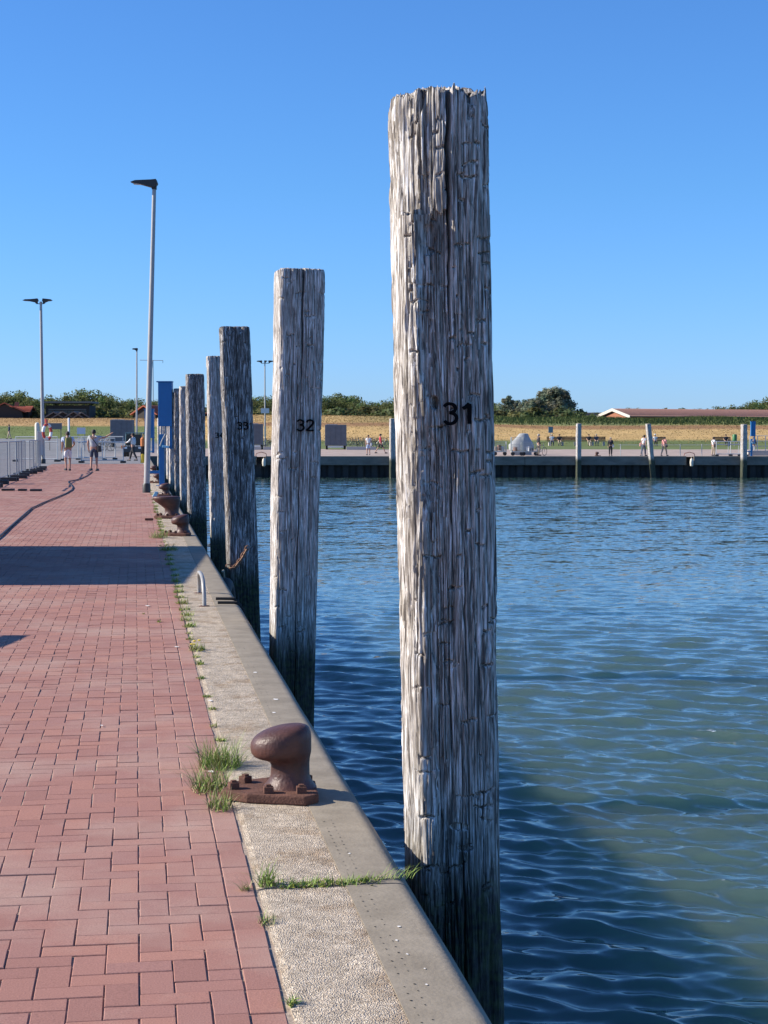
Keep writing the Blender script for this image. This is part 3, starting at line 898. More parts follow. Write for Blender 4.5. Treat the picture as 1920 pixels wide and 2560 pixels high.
        for k, ch in enumerate(text):
            mb = MB()
            ox = ucen + (k - (len(text) - 1) / 2) * adv * .92
            for st in shapes[ch]:
                # smooth the stroke
                pts = st
                for _ in range(2 if len(st) > 3 else 0):
                    q = [pts[0]]
                    for a, b in zip(pts[:-1], pts[1:]):
                        q += [(a[0] * .75 + b[0] * .25, a[1] * .75 + b[1] * .25), (a[0] * .25 + b[0] * .75, a[1] * .25 + b[1] * .75)]
                    pts = q + [pts[-1]]
                # ribbon with flat section laid on the timber
                P = []
                for (a, b) in pts:
                    zz_ = zc + b * hgt; lx = ox + a * hgt
                    P.append((lx, zz_))
                ring = []
                for i in range(len(P)):
                    a = P[max(0, i - 1)]; b = P[min(len(P) - 1, i + 1)]
                    t = Vector((b[0] - a[0], b[1] - a[1])).normalized(); n_ = Vector((-t.y, t.x)) * thick / 2
                    ends = []
                    for sg, off in ((1, .0), (1, .009), (-1, .009), (-1, .0)):
                        ux = P[i][0] + n_.x * sg; uz = P[i][1] + n_.y * sg
                        ends.append(s.face_point(ux, uz, off + .003))
                    ring.append(ends)
                mb.rings(ring)
            mb.build('numeral', IRON, s.root)

    def face_point(s, u, z, off):
        # point on the unworn front surface at sideways offset u
        R_ = (s.w0 + s.w1) / 4
        ph = -math.pi / 2
        lo, hi = -math.pi, 0.0
        for _ in range(30):
            mid = (lo + hi) / 2
            r = float(s.radius(np.array(mid), np.array(z)))
            if r * math.cos(mid) < u: lo = mid
            else: hi = mid
        r = float(s.radius(np.array(lo), np.array(z))) + off + .0015
        return (s.lean[0] * z + r * math.cos(lo), s.lean[1] * z + r * math.sin(lo), z)

def furrow31(z):
    uf = -.105 + .018 * np.sin(z * 1.7 + 1) - .01 * np.sin(z * 4.1) 
    return uf, .030 + .022 * (vn(z / .5, 0 * z, 77)), .030 * (.25 + .9 * vn(z / .25, 0 * z, 78)) * sstep(2.9, 2.5, z)
c31 = at(1134, 7.1)
lean31 = -.0218
pile31 = Pile('mooring_pile', 'tallest nearest timber pile, split at its crown and numbered 31', c31.x - .005, c31.y, 3.012, .352, .372, 31,
    lean=(lean31, 0), rot=R(6), n=5.5, sev=1.35, furrow=furrow31, chunk=lambda z, sd: (-.118 + .014 * np.sin(z * 1.7 + 1), -.01 + .03 * (vn(z / .6, z * 0, sd) - .5), 2.53, -.6, .019), res=(320, 1100), zfine=-1.0, nicks=120, crown=.035, jag=.045,
    facet=2.53, cracks=[(.010, 1.95, 3.2, .0125, .17, 1), (-.008, .9, 2.1, .004, .03, 4), (.055, -.4, 1.3, .004, .03, 7), (.085, 1.1, 1.75, .004, .03, 9), (-.03, .1, 1.05, .0035, .025, 13),
            (-.13, 2.3, 3.2, .008, .05, 17), (-.165, .6, 1.6, .005, .03, 21), (.12, -.3, .8, .004, .03, 27), (.02, -1.2, .2, .006, .04, 30)],
    holes=[(-.082, 1.76, .020, .030, .06), (-.10, 2.42, .035, .07, .03), (.0, .02, .05, .018, .02), (.03, -.07, .04, .014, .02)])
pile31.digits('31', 1.715, .082, .028, thick=.013)

spec = [  # px centre (low), dist, top, w0, w1, lean x, rot, seed, label
    (731, 15.0, 3.07, .365, .405, .022, -3, 32, 'second timber pile, pale lit left side, numbered 32'),
    (604, 22.9, 3.07, .40, .385, -.030, -1, 33, 'dark timber pile numbered 33 with a rusty chain on it'),
    (549, 31.0, 3.05, .36, .34, -.020, -3, 34, 'narrow timber pile numbered 34, half hidden behind pile 33'),
    (492, 38.7, 3.00, .42, .40, -.012, 0, 35, 'dark flat-topped pile just right of the blue steel box'),
    (466, 46.6, 2.95, .36, .30, -.012, -4, 36, 'thin pale-edged pile between two dark piles, fifth after the nearest'),
    (451, 54.5, 3.10, .40, .38, -.006, 0, 37, 'sixth pile after the nearest, beside the blue steel box'),
    (436, 62.4, 2.70, .40, .38, .004, 2, 38, 'farther pile mostly hidden behind the blue steel box'),
    (428, 70.3, 2.70, .38, .36, 0, 0, 39, 'far pile of the near quay beyond the blue box'),
    (418, 78.2, 2.70, .38, .36, 0, 0, 40, 'far pile of the near quay beyond the blue box'),
    (409, 88.0, 2.60, .38, .36, 0, 0, 41, 'far pile of the near quay beyond the blue box'),
    (402, 98.0, 2.60, .38, .36, 0, 0, 42, 'far pile of the near quay beyond the blue box'),
]
piles = {}
for (px, D, top, w0, w1, ln, rt, sd, lb) in spec:
    c = at(px, D)
    res = (220, 560) if sd == 32 else (160, 380) if sd == 33 else (120, 260) if sd < 36 else (60, 110)
    crk = [(.01, .3, top + .2, .006, .05, 3), (-.05, -.2, top - .6, .004, .03, 8), (.09, .2, 1.8, .004, .02, 12)] if sd < 34 else [(.01, .8, top + .2, .006, .04, 3)]
    if sd == 32: crk = [(.02, 1.9, 3.3, .009, .09, 3), (.015, -1.2, 2.2, .005, .05, 3), (-.07, .8, 2.7, .004, .03, 8), (-.02, 1.6, 2.4, .004, .03, 18), (.12, -.2, 1.8, .003, .02, 12)]
    P = Pile('mooring_pile', lb, c.x, c.y, top, w0, w1, sd, lean=(ln, 0), rot=R(rt + (6 if sd < 33 else 4)), n=16 if sd == 32 else 12 if sd < 35 else 8, sev=.55 if sd == 32 else .7 if sd == 33 else 1.5,
             res=res, zfine=-1.3 if sd < 35 else -.9, nicks=70 if sd == 32 else 34, crown=.012, jag=.016 if sd < 34 else .02, cracks=crk, material=WOOD_D if sd in (33, 35, 37) else WOOD_S)
    piles[sd] = P
piles[32].digits('32', 1.712, .094, .055, thick=.014)
piles[33].digits('33', 1.75, .092, .055, thick=.014)
piles[34].digits('34', 1.62, .088, .02, thick=.014)
# piles of the far quay
for (px, top, w, ln, lb) in ((981, 2.85, .42, 0, 'pile at the far quay just left of the big near pile'), (1446, 2.48, .36, 0, 'upright pile at the far quay between two benches'),
                             (1628, 2.45, .36, -.11, 'leaning pile at the far quay beside three walkers'), (1859, 2.42, .42, 0, 'pile at the far quay beside the blue crane column')):
    c = at(px, FAR - .75)
    Pile('mooring_pile', lb, c.x, c.y, top, w, w, int(px), material=WOOD_S, lean=(ln, 0), rot=R(8), n=5, sev=1.0, res=(48, 90), zfine=-1.5, nicks=6, crown=.02, jag=.02, group='piles along the far quay')

# chain and tyre fender on pile 33
cc = at(600, 22.62)
ch = thing('rusty_chain', 'short rusty chain hanging on the dark pile numbered 33', 'chain', (cc.x, cc.y, 0))
chm = mat('rusty_orange_chain', (.33, .17, .10), .7, var=.5, vscale=30)
pts = [(616, 1372), (612, 1380), (607, 1388), (603, 1396), (597, 1404), (592, 1410), (588, 1416), (580, 1420), (572, 1417)]
for k, (px, py) in enumerate(pts):
    q = at(px, 22.58, zat(py, 22.58)); q -= Vector((cc.x, cc.y, 0))
    mb = MB(); ring = []
    a = .045; b = .024
    dirx = Vector((pts[min(k + 1, 8)][0] - pts[max(k - 1, 0)][0], 0, -(pts[min(k + 1, 8)][1] - pts[max(k - 1, 0)][1]))).normalized()
    side = Vector((0, 1, 0)) if k % 2 else dirx.cross(Vector((0, 1, 0)))
    ring = [q + dirx * a * math.cos(t * math.pi / 6) + side * b * math.sin(t * math.pi / 6) for t in range(12)]
    mb.tube(ring, .009, 6, closed=True); mb.build('chain_link', chm, ch, smooth=True)
tyre_m = mat('worn_black_rubber', (.025, .025, .026), .65, bump=.4, bscale=40)
tc_ = at(575, 21.6)
ty_ = thing('tyre_fender', 'black tyre fender hung between the quay edge and pile 33', 'fender', (1.10, 21.6, -.58), R(80))
mb = MB(); mb.tube([(.30 * math.cos(t * math.pi / 14), 0, .30 * math.sin(t * math.pi / 14)) for t in range(28)], .11, 12, closed=True)
mb.build('tyre', tyre_m, ty_, smooth=True)
mb = MB(); mb.tube([(0, 0, .38), (-.08, 0, .5), (-.22, 0, .5)], .012, 6); mb.build('rope', mat('old_rope', (.4, .35, .27), .9), ty_)

# ================================================================== BOLLARDS
BOL = mat('brown_cast_iron', (.115, .050, .038), .46, c2=(.060, .030, .025), vscale=9, bump=.35, bscale=70, spec=.4)
BOLP = mat('rusty_plate', (.17, .085, .062), .85, c2=(.10, .052, .04), vscale=14, bump=.5, bscale=90, spec=.15)
def bollard(label, x, y, rz=0.0, sc=1.0, plate=True, flat=False):
    t = thing('bollard', label, 'bollard', (x, y, 0.004), rz, 'iron mooring bollards on the quay edge')
    t.scale = (sc,) * 3
    mb = MB()
    poly = [(-.245, -.06), (-.12, -.17), (.15, -.25), (.215, -.19), (.21, .12), (.04, .25), (-.18, .14)]
    mb.prism(poly, 0, .045)
    mb.build('base_plate', BOLP, t, bevel=.008)
    prof = [  # z, cx, rx, ry
        (.042, .083, .130, .13), (.052, .083, .122, .12), (.078, .084, .102, .104), (.10, .085, .094, .096), (.15, .086, .092, .095), (.168, .082, .097, .100), (.180, .072, .110, .108),
        (.190, .060, .125, .120), (.203, .050, .137, .129), (.222, .043, .144, .135), (.248, .041, .146, .136), (.270, .042, .145, .136), (.288, .046, .139, .132), (.304, .053, .128, .122),
        (.317, .062, .113, .106), (.327, .071, .092, .085), (.334, .078, .066, .060), (.337, .082, .030, .030), (.338, .083, .008, .008)]
    if flat:
        prof = [(.05, .06, .15, .13), (.09, .06, .115, .11), (.16, .06, .12, .11), (.22, .03, .16, .13), (.28, -.01, .21, .16), (.33, -.03, .235, .17), (.36, -.03, .235, .17), (.372, -.03, .2, .15), (.376, -.03, .05, .04)]
    rings = []
    S = 36
    for z, cx, rx, ry in prof:
        # head is higher on the water side and droops to the land side
        rings.append([(cx + rx * math.cos(2 * math.pi * k / S), ry * math.sin(2 * math.pi * k / S),
                       z + (.10 * sstep(.14, .2, z) * (rx * math.cos(2 * math.pi * k / S) + cx - .04) if not flat else 0)) for k in range(S)])
    mb = MB(); mb.rings(rings); o = mb.build('bollard_head', BOL, t, smooth=True, angle=80)
    for (bx, by, a) in ((-.185, -.045, .3), (-.02, -.155, .1), (.135, -.165, .05), (.165, .10, .5), (.02, .19, .2), (-.13, .10, .7)):
        mb = MB(); mb.box((bx, by, .060), (.046, .046, .032), a); mb.box((bx, by, .080), (.026, .026, .012), a)
        mb.build('bolt_head', BOLP, t, bevel=.003)
    return t
bollard('nearest brown iron bollard with an overhanging head, bolted to the kerb', .600, 7.62, R(-4), .94)
bollard('second iron bollard, round head, just beyond the dark shadow band', .66, 27.7, R(-6))
bollard('wide flat-topped iron bollard behind the second round one', .62, 33.5, 0, 1.15, flat=True)
bollard('small iron bollard at the foot of the blue steel box', .70, 45.8, R(5), 1.0)
for y, lb in ((58, 'small iron bollard between the blue box and the second blue column'), (72, 'distant iron bollard on the quay edge past the lamp post')):
    bollard(lb, .68, y)
steel_lug = MB(); steel_lug.box((.24, 32.6, .03), (.16, .12, .04)); tag(steel_lug.build('iron_ring_plate', BOLP, bevel=.006), 'flat rusty iron plate on the bricks beside the flat bollard', 'plate')
c_ = MB(); c_.prism_y([(-.09, 0), (.02, 0), (.05, .12), (-.02, .13)], -.1, .1)
# pale blue wedge at the blue box foot
o = c_.build('blue_wedge', mat('pale_blue_paint', (.20, .42, .58), .5)); o.location = (.52, 45.4, .004); tag(o, 'small blue metal wedge lying left of the bollard by the blue box', 'wedge')

# ladder handle
galv = mat('galvanised_steel', (.34, .34, .33), .5, metal=.2, var=.15, vscale=20)
hd = thing('ladder_grab_rail', 'bent steel grab rail of the quay ladder standing on the kerb', 'grab rail', (.635, 16.9, 0))
pts = []
for (dx, dy, z) in ((0.00, -.68, -.02), (0.0, -.68, .10), (-.004, -.66, .20), (-.008, -.60, .275), (-.012, -.48, .315), (-.014, -.25, .325), (-.014, .1, .31), (-.012, .38, .285), (-.008, .56, .235), (0, .66, .14), (.0, .68, .04), (0, .68, -.02)):
    pts.append((dx, dy, z * .84))
mb = MB(); mb.tube(pts, .019, 12); mb.build('rail', galv, hd, smooth=True)
for dy in (-.68, .68):
    mb = MB(); mb.lathe([(.05, 0), (.05, .006), (.03, .008)], 14, (0, dy, .001)); mb.build('foot_plate', rust, hd)
lad = thing('quay_ladder', 'dark steel ladder top notched into the quay edge by the grab rail', 'ladder', (1.010, 16.6, 0))
mb = MB(); mb.tube([(.0, -.2, -1.7), (.0, -.2, -.05), (-.06, -.2, .012), (-.24, -.2, .014)], .018, 8); mb.build('stile', hole_m, lad)
mb = MB(); mb.tube([(.0, .2, -1.7), (.0, .2, -.05), (-.06, .2, .012), (-.24, .2, .014)], .018, 8); mb.build('stile', hole_m, lad)
for k in range(6):
    mb = MB(); mb.tube([(0, -.2, -.12 - .28 * k), (0, .2, -.12 - .28 * k)], .014, 6); mb.build('rung', rust, lad)

# ================================================================== WEEDS
def weed_mat(name, c, c2):
    m = mat(name, c, .6, c2=c2, vscale=20, spec=.3)
    return m
WG = weed_mat('fresh_green_blade', (.24, .34, .06), (.14, .22, .045)); WD = weed_mat('dry_straw_blade', (.42, .36, .20), (.30, .25, .12)); WY = weed_mat('yellowing_leaf', (.34, .36, .07), (.2, .26, .05))
FL = mat('yellow_flower', (.75, .55, .03), .6)
def weed(label, x, y, n, h, spread, seed, group='weeds in the joint beside the kerb', leafy=0.0, dry=.2, flowers=0, lean=(0, 0), elong=None, cat='weed'):
    rg = random.Random(seed)
    t = thing('weed_tuft', label, cat, (x, y, 0), 0, group)
    parts = {}
    for k in range(n):
        q = rg.random()
        key = 'dry_blade' if q < dry else ('leaf' if q < dry + leafy else 'blade')
        mb = parts.setdefault(key, MB())
        a = rg.uniform(0, 6.283); r0 = spread * rg.random() ** .7
        bx, by = r0 * math.cos(a), r0 * math.sin(a) * 1.4
        if elong: 
            s = rg.random(); bx = elong[0] * s + rg.gauss(0, elong[2]); by = elong[1] * s + rg.gauss(0, elong[2])
        dirx = rg.gauss(0, 1) + lean[0] * 2; diry = rg.gauss(0, 1) + lean[1] * 2
        l = math.hypot(dirx, diry) or 1; dirx /= l; diry /= l
        hh = h * rg.uniform(.35, 1.15); out = hh * rg.uniform(.3, 1.25); w = (.0022 if key == 'blade' else .0016) + .0005 * rg.random()
        if key == 'leaf': w *= 3.2; hh *= .5; out *= .7
        px_, py_ = -diry * w, dirx * w
        P = []
        for s in (0, .35, .7, 1):
            cx = bx + dirx * out * s ** 1.3; cy = by + diry * out * s ** 1.3; cz = hh * (s - .45 * s * s * (1 if out > hh * .7 else .3))
            ww = (1 - s) if key != 'leaf' else math.sin(min(1, s * .9 + .12) * math.pi)
            P.append(((cx - px_ * ww, cy - py_ * ww, cz), (cx + px_ * ww, cy + py_ * ww, cz)))
        vs = [p for pr in P for p in pr]
        mb.add(vs, [(0, 1, 3, 2), (2, 3, 5, 4), (4, 5, 7, 6)])
    for key, mb in parts.items():
        o = mb.build('dry_blades' if key == 'dry_blade' else 'leaves' if key == 'leaf' else 'blades', WD if key == 'dry_blade' else WY if key == 'leaf' else WG, t)
        o['kind'] = 'stuff'
    for k in range(flowers):
        mb = MB(); fx_, fy_, fz = rg.uniform(-spread, spread), rg.uniform(-spread, spread), h * rg.uniform(.3, .7)
        mb.lathe([(.003, 0), (.013, .006), (.011, .011), (.002, .010)], 8, (fx_, fy_, fz)); mb.build('flower', FL, t)
    return t
weed('tall bright grass tuft left of the nearest bollard', .40, 8.35, 330, .19, .10, 1, dry=.25)
weed('straggly pale grass at the left corner of the nearest bollard plate', .325, 7.80, 240, .17, .09, 2, dry=.45)
weed('dense grass at the front left of the nearest bollard plate', .35, 7.40, 130, .11, .06, 21, dry=.4)
weed('long weed runner growing along the kerb joint below the nearest bollard', .50, 6.06, 420, .045, .03, 3, leafy=.25, dry=.12, elong=(.36, .03, .022), cat='weed')
weed('bright grass tuft where the kerb joint meets the bricks', .46, 6.10, 90, .10, .03, 4, dry=.25)
weed('thin dry twig weed reaching from the joint over the steel edge towards pile 31', .84, 6.10, 46, .07, .01, 5, dry=.35, lean=(2.2, .5), elong=(.14, .03, .008))
weed('small weed spilling onto the bricks left of the kerb joint', .38, 6.05, 34, .07, .02, 6, dry=.2, lean=(-1, -.2))
weed('small dusty weed on the brick edge at the bottom of the picture', .42, 5.62, 50, .05, .03, 7, dry=.45)
weed('little leafy weed in the kerb gap at the lower picture edge', .43, 4.80, 40, .045, .02, 8, leafy=.3)
weed('yellow-flowered weed in the middle of the kerb joint', .45, 12.9, 100, .11, .07, 9, leafy=.4, flowers=4)
weed('yellow-flowered weed at the edge of the dark shadow band', .44, 24.2, 170, .16, .13, 10, leafy=.3, flowers=5)
weed('bushy pale grass beside the second bollard', .36, 27.2, 220, .20, .16, 11, dry=.4)
weed('small weed growing alone between the bricks', .19, 14.9, 26, .05, .02, 12, leafy=.4)
weed('tiny weed between the bricks, farther from the kerb', .06, 15.6, 16, .03, .015, 13, leafy=.4)
rw = random.Random(77)
ys = [9.05, 9.5, 10.1, 10.6, 11.4, 12.1, 12.5, 13.6, 14.0, 14.5, 15.0, 15.4, 15.9, 16.5, 17.1, 17.7, 18.3, 19.0, 19.8, 20.6, 21.5, 22.3, 23.1, 25.2, 26.1, 28.3, 29.1, 30.2, 31.1, 32.0, 33.0, 34.5, 36, 37.5, 39, 41, 43, 47, 50]
for k, y in enumerate(ys):
    big = (14 < y < 24) or y > 28
    weed('small green weed in the brick and kerb joint', BRICK_EDGE + .012 + rw.uniform(-.012, .02), y, rw.randint(26, 60) + (30 if big else 0), rw.uniform(.03, .07) + (.03 if big else 0) + .02 * (y > 28), .03 + .03 * big, 100 + k, leafy=.35, dry=.2)

# ================================================================== LAMPS
pole_m = mat('pale_lamp_pole', (.38, .38, .37), .5, var=.1, vscale=4)
lampd = mat('dark_lamp_housing', (.035, .032, .03), .5)
lens_m = mat('lamp_glass', (.30, .28, .25), .15)
def gz(px, D): 
    r = (px - 960) / F_PX * D
    return float(ground_z(D, r)) if D > 130 else 0.0
def lamp(label, px, D, top_px, top_py, heads, rad=.08, group='harbour lamp posts', base=True):
    z0 = gz(px, D); p = at(px, D, z0); q = at(top_px, D, zat(top_py, D)) - p
    t = thing('lamp_post', label, 'lamp post', p, -YAW, group)
    q = Matrix.Rotation(YAW, 3, 'Z') @ q
    H = q.z
    mb = MB(); n = 10
    mb.tube([q * (k / n) for k in range(n + 1)], [rad * (1 - .35 * k / n) for k in range(n + 1)], 14); mb.build('pole', pole_m, t, smooth=True)
    if base:
        mb = MB(); mb.lathe([(rad * 1.35, -.01), (rad * 1.35, .22), (rad * 1.1, .26)], 14); mb.build('pole_sleeve', lampd, t, smooth=True)
    for (dx, ln, tilt, drop) in heads:
        s = 1 if dx >= 0 else -1
        if abs(dx) > .05:
            mb = MB(); mb.tube([q + Vector((0, 0, -.12)), q + Vector((dx, 0, -.12)), q + Vector((dx, 0, .12))], .028, 8); mb.build('arm', lampd, t)
        o = q + Vector((dx, 0, .08))
        mb = MB()
        if ln > 0:
            out = [(-.10, -.02), (-.06, .10), (.08, .085), (.30, .07 - tilt * .3), (ln * .80, .06 - tilt * ln * .5), (ln, .005 - tilt * ln), (ln * .5, -.055 - tilt * .1), (.06, -.13), (-.03, -.13)]
            mb.prism_y([(o.x + s * a, o.z + b) for a, b in out], o.y - .13, o.y + .13)
            mb.build('lamp_head', lampd, t, bevel=.01)
            mb = MB(); mb.box((o.x + s * ln * .6, o.y, o.z - .04 - tilt * .3), (ln * .55, .2, .02), ry=-s * .06); mb.build('lamp_glass', lens_m, t)
        mb = MB(); mb.box((o.x, o.y, o.z - .1), (.13, .15, .16)); mb.build('bracket', lampd, t, bevel=.01)
    return t
lamp('tall leaning lamp post at the kerb with one dark lamp head pointing left', 366, 48.2, 389, 466, [(0, -1, 0, 0)], .082) if 0 else None
L1 = lamp('tall nearest lamp post at the kerb with one dark head pointing left', 366, 48.2, 390, 470, [(-.001, .66, -.02, 0)], .085)
L2 = lamp('double-headed lamp post on the left carrying a red lifebuoy', 108, 97, 106, 756, [(-.24, .80, .02, 0), (.18, .48, .03, 0)], .11)
L3 = lamp('slim far lamp post behind the small vehicle, head pointing left', 342, 150, 344, 876, [(-.001, .42, 0, 0)], .09)
L4 = lamp('three-headed far lamp post between piles 33 and 32', 663, 175, 663, 906, [(-.36, .5, 0, 0), (.45, .55, 0, 0), (.02, .2, 0, 0)], .09)
c = at(663, 174.7); z = zat(1027, 174.7)
mb = MB(); mb.box((0, 0, 0), (.85, .05, .5), -YAW); o = mb.build('white_notice_board', mat('white_sign', (.62, .63, .65), .5), L4); o.parent = None; o.location = (c.x, c.y, z)
tag(o, 'blank white notice board fixed on the three-headed lamp post', 'sign')
for px, py, w, h_ in ((663, 1078, .18, 1.1),):
    mb = MB(); c = at(px, 174); mb.box((0, 0, h_ / 2), (w, w, h_)); o = mb.build('white_marker_post', mat('cream_paint', (.62, .58, .48), .6)); o.location = (c.x, c.y, zat(1092, 174)); tag(o, 'cream marker post at the foot of the three-headed lamp', 'post')
# pale mast with cross arm, far off behind the near lamp
c = at(384, 340)
t = thing('signal_mast', 'thin pale distant mast with a wide cross arm behind the nearest lamp post', 'mast', (c.x, c.y, 1.2), -YAW)
zt = zat(901, 340) - 1.2
mb = MB(); mb.tube([(0, 0, 0), (0, 0, zt)], .09, 8); mb.build('pole', pole_m, t)
mb = MB(); mb.tube([(-2.6, 0, zt), (2.0, 0, zt - .08)], .06, 6); mb.build('cross_arm', pole_m, t)
for x in (-.75, 1.98):
    mb = MB(); mb.tube([(x, 0, zt), (x, 0, zt - .6)], .05, 6); mb.build('dropper', pole_m, t)
# lifebuoy on the second lamp
red = mat('faded_red_plastic', (.48, .06, .045), .5); white = mat('white_paint', (.74, .74, .72), .5)
c = at(119, 96.2); z = zat(1080, 96.2)
t = thing('lifebuoy', 'red and white lifebuoy ring hanging on the double-headed lamp post', 'lifebuoy', (c.x, c.y, z), R(62))
for k in range(8):
    mb = MB(); a0 = k * math.pi / 4
    mb.tube([(.42 * math.cos(a0 + s * math.pi / 28), 0, .42 * math.sin(a0 + s * math.pi / 28)) for s in range(0, 8)], .085, 8); mb.build('ring_band' if k % 2 else 'ring_section', white if k % 2 else red, t, smooth=True)
mb = MB(); mb.box((0, .06, .62), (.16, .1, .22)); mb.build('bracket', red, t)
c = at(101, 96.8)
mb = MB(); mb.box((0, 0, 1.15), (.3, .26, 1.35), taper=.92); mb.box((0, 0, .25), (.1, .1, .5)); o = mb.build('grey_cabinet', mat('grey_paint', (.42, .43, .42), .6), bevel=.02); o.location = (c.x, c.y, 0); tag(o, 'grey cabinet on a stalk behind the double-headed lamp post', 'cabinet')
c = at(94, 99)
mb = MB(); mb.lathe([(.14, 0), (.14, 2.2), (.10, 2.32), (.02, 2.36)], 12); o = mb.build('cream_bollard', mat('cream_paint', (.62, .58, .48), .6), smooth=True); o.location = (c.x, c.y, 0); tag(o, 'cream round-topped post left of the double-headed lamp post', 'post')
c = at(173, 118)
mb = MB(); mb.lathe([(.07, 0), (.07, 2.75), (.04, 2.8)], 10); o = mb.build('white_pole', white, smooth=True); o.location = (c.x, c.y, 0); tag(o, 'short white pole standing behind the left walker', 'pole')

# ================================================================== BLUE STEEL BOX AND COLUMNS
BLUE = mat('blue_paint', (.010, .165, .40), .42, c2=(.008, .14, .35), vscale=3, spec=.5)
PALEB = mat('pale_blue_metal', (.25, .55, .70), .45)
def blue_column(label, px, D, s=1.0, detail=True):
    p = at(px, D); 
    t = thing('blue_steel_column', label, 'steel column', (p.x, p.y, 0), -YAW)
    t.scale = (s,) * 3
    mb = MB(); mb.box((0, 0, .82), (.16, .20, 1.66)); mb.build('post', BLUE, t, bevel=.008)
    mb = MB(); mb.box((.13, 0, 2.60), (.44, .34, 1.40)); mb.build('cabinet', BLUE, t, bevel=.01)
    mb = MB(); mb.box((.11, 0, 3.32), (.50, .38, .035)); mb.build('cap_plate', BLUE, t)
    mb = MB(); mb.box((.30, .02, 1.55), (.09, .2, .75)); mb.build('side_channel', BLUE, t, bevel=.006)
    mb = MB()
    mb.box((.06, -.05, 1.78), (.03, .03, .30)); mb.box((.15, -.05, 1.78), (.03, .03, .30)); mb.build('guide_rail', galv, t)
    mb = MB(); mb.tube([(-.04, -.16, 1.27), (.03, -.17, 1.45), (.14, -.17, 1.66)], .022, 8); mb.build('lever', galv, t)
    mb = MB(); mb.box((.15, -.16, 1.25), (.22, .20, .07), ry=.12); mb.build('tray', PALEB, t, bevel=.01)
    if detail:
        mb = MB(); mb.box((-.27, .0, .44), (.42, .10, .09)); mb.build('brace_arm', BLUE, t)
    mb = MB(); mb.box((0, 0, .01), (.34, .34, .02)); mb.build('base_plate', BLUE, t)
    return t
blue_column('blue steel box column with lever and tray beside the quay edge', 405, 54.5)
blue_column('second blue steel column seen behind the nearest lamp post', 368, 66, .79, False)
bl3 = blue_column('blue crane column at the far quay beside the rightmost pile', 1878, FAR + 1.8, .80)
# ramp railing frame round the far blue column
wp = mat('white_rail_paint', (.50, .52, .51), .45)
c = at(1905, FAR + 3); t = thing('gangway_railing', 'white railing round the gangway right of the far blue column', 'railing', (c.x, c.y, 0), -YAW)
mb = MB()
for k in range(7): 
    m2 = MB(); m2.tube([(-1.0 + k * .62, 0, .25), (-1.0 + k * .62, 0, 1.55)], .03, 6); m2.build('post', wp, t)
for z in (.75, 1.15, 1.55):
    m2 = MB(); m2.tube([(-1.0, 0, z), (2.8, 0, z)], .025, 6); m2.build('rail', wp, t)
m2 = MB(); m2.box((1.0, .3, .22), (4.2, .8, .38)); m2.build('kerb_block', mat('pale_concrete', (.45, .42, .38), .9), t)

# ================================================================== FENCES AND BARRIERS
def mesh_fence(label, p, rz, L_=3.4, H=1.38, group='mobile fence panels along the left of the quay'):
    t = thing('fence_panel', label, 'fence panel', p, rz, group)
    mb = MB(); mb.tube([(0, 0, .1), (0, 0, H), (L_, 0, H), (L_, 0, .1)], .021, 6); mb.build('frame', galv, t)
    mb = MB(); mb.tube([(0, 0, .2), (L_, 0, .2)], .015, 6); mb.build('rail', galv, t)
    mb = MB(); n = int(L_ / .2)
    for k in range(1, n): 
        x = L_ * k / n; mb.box((x, 0, .2 + (H - .2) / 2), (.0035, .0035, H - .2))
    for k in range(1, 5): mb.box((L_ / 2, 0, .2 + (H - .2) * k / 6), (L_, .0035, .0035))
    o = mb.build('wire_mesh', galv, t); o['kind'] = 'stuff'
    for x in (.03, L_ - .03):
        mb = MB(); mb.box((x, 0, .065), (.22, .62, .13)); mb.build('foot_block', tyre_m, t, bevel=.02)
    return t
for k, y in enumerate((50.5, 54.2, 57.9, 61.6, 65.3, 69.0, 72.7, 76.4, 80.0)):
    ff = mesh_fence(['fence panel', ''][0] if 0 else
        ('nearest mesh fence panel on the left of the quay' if k == 2 else 'last mesh fence panel before the double-headed lamp post' if k == 8 else 'grey mesh fence panel on rubber feet'),
        (-4.45 + .05 * math.sin(k * 2.3), y, 0), R(90 + 1.5 * math.sin(k * 1.7)))
def barrier(label, px, D, L_=2.5, H=1.5, rz=0, m=None, bars=3, name='barrier'):
    p = at(px, D); m = m or wp
    t = thing(name, label, 'barrier', (p.x, p.y, gz(px, D)), -YAW + rz, 'white barriers across the quay')
    mb = MB(); mb.tube([(0, 0, 0.1), (0, 0, H), (L_, 0, H), (L_, 0, 0.1)], .035, 8); mb.build('frame', m, t)
    for z in (.16, H * .80)[:bars]:
        mb = MB(); mb.tube([(0, 0, z), (L_, 0, z)], .032, 8); mb.build('rail', m, t)
    mb = MB(); mb.tube([(L_ * .5, 0, .16), (L_ * .5, 0, H)], .025, 6); mb.build('mid_post', m, t)
    for x in (0, L_):
        mb = MB(); mb.box((x, 0, .06), (.28, .5, .12)); mb.build('foot_block', tyre_m, t, bevel=.015)
    return t
barrier('white barrier frame across the quay behind the pointing man', 204, 99, 2.42, 1.52)
barrier('white barrier frame behind the left walker, partly hidden', 158, 108, 2.6, 1.5, .1)
barrier('farther white barrier frame between the two walkers', 196, 112, 2.4, 1.4, .05)
barrier('white barrier frame left of the double-headed lamp post', 40, 104, 2.6, 1.5, -.1)
barrier('white gate barrier beside the walker at the far blue column', 1790, FAR + 1.6, 1.9, 1.12, .1)
barrier('second white gate barrier just left of the rightmost pile', 1826, FAR + 2.6, 1.2, 1.1, -.1)
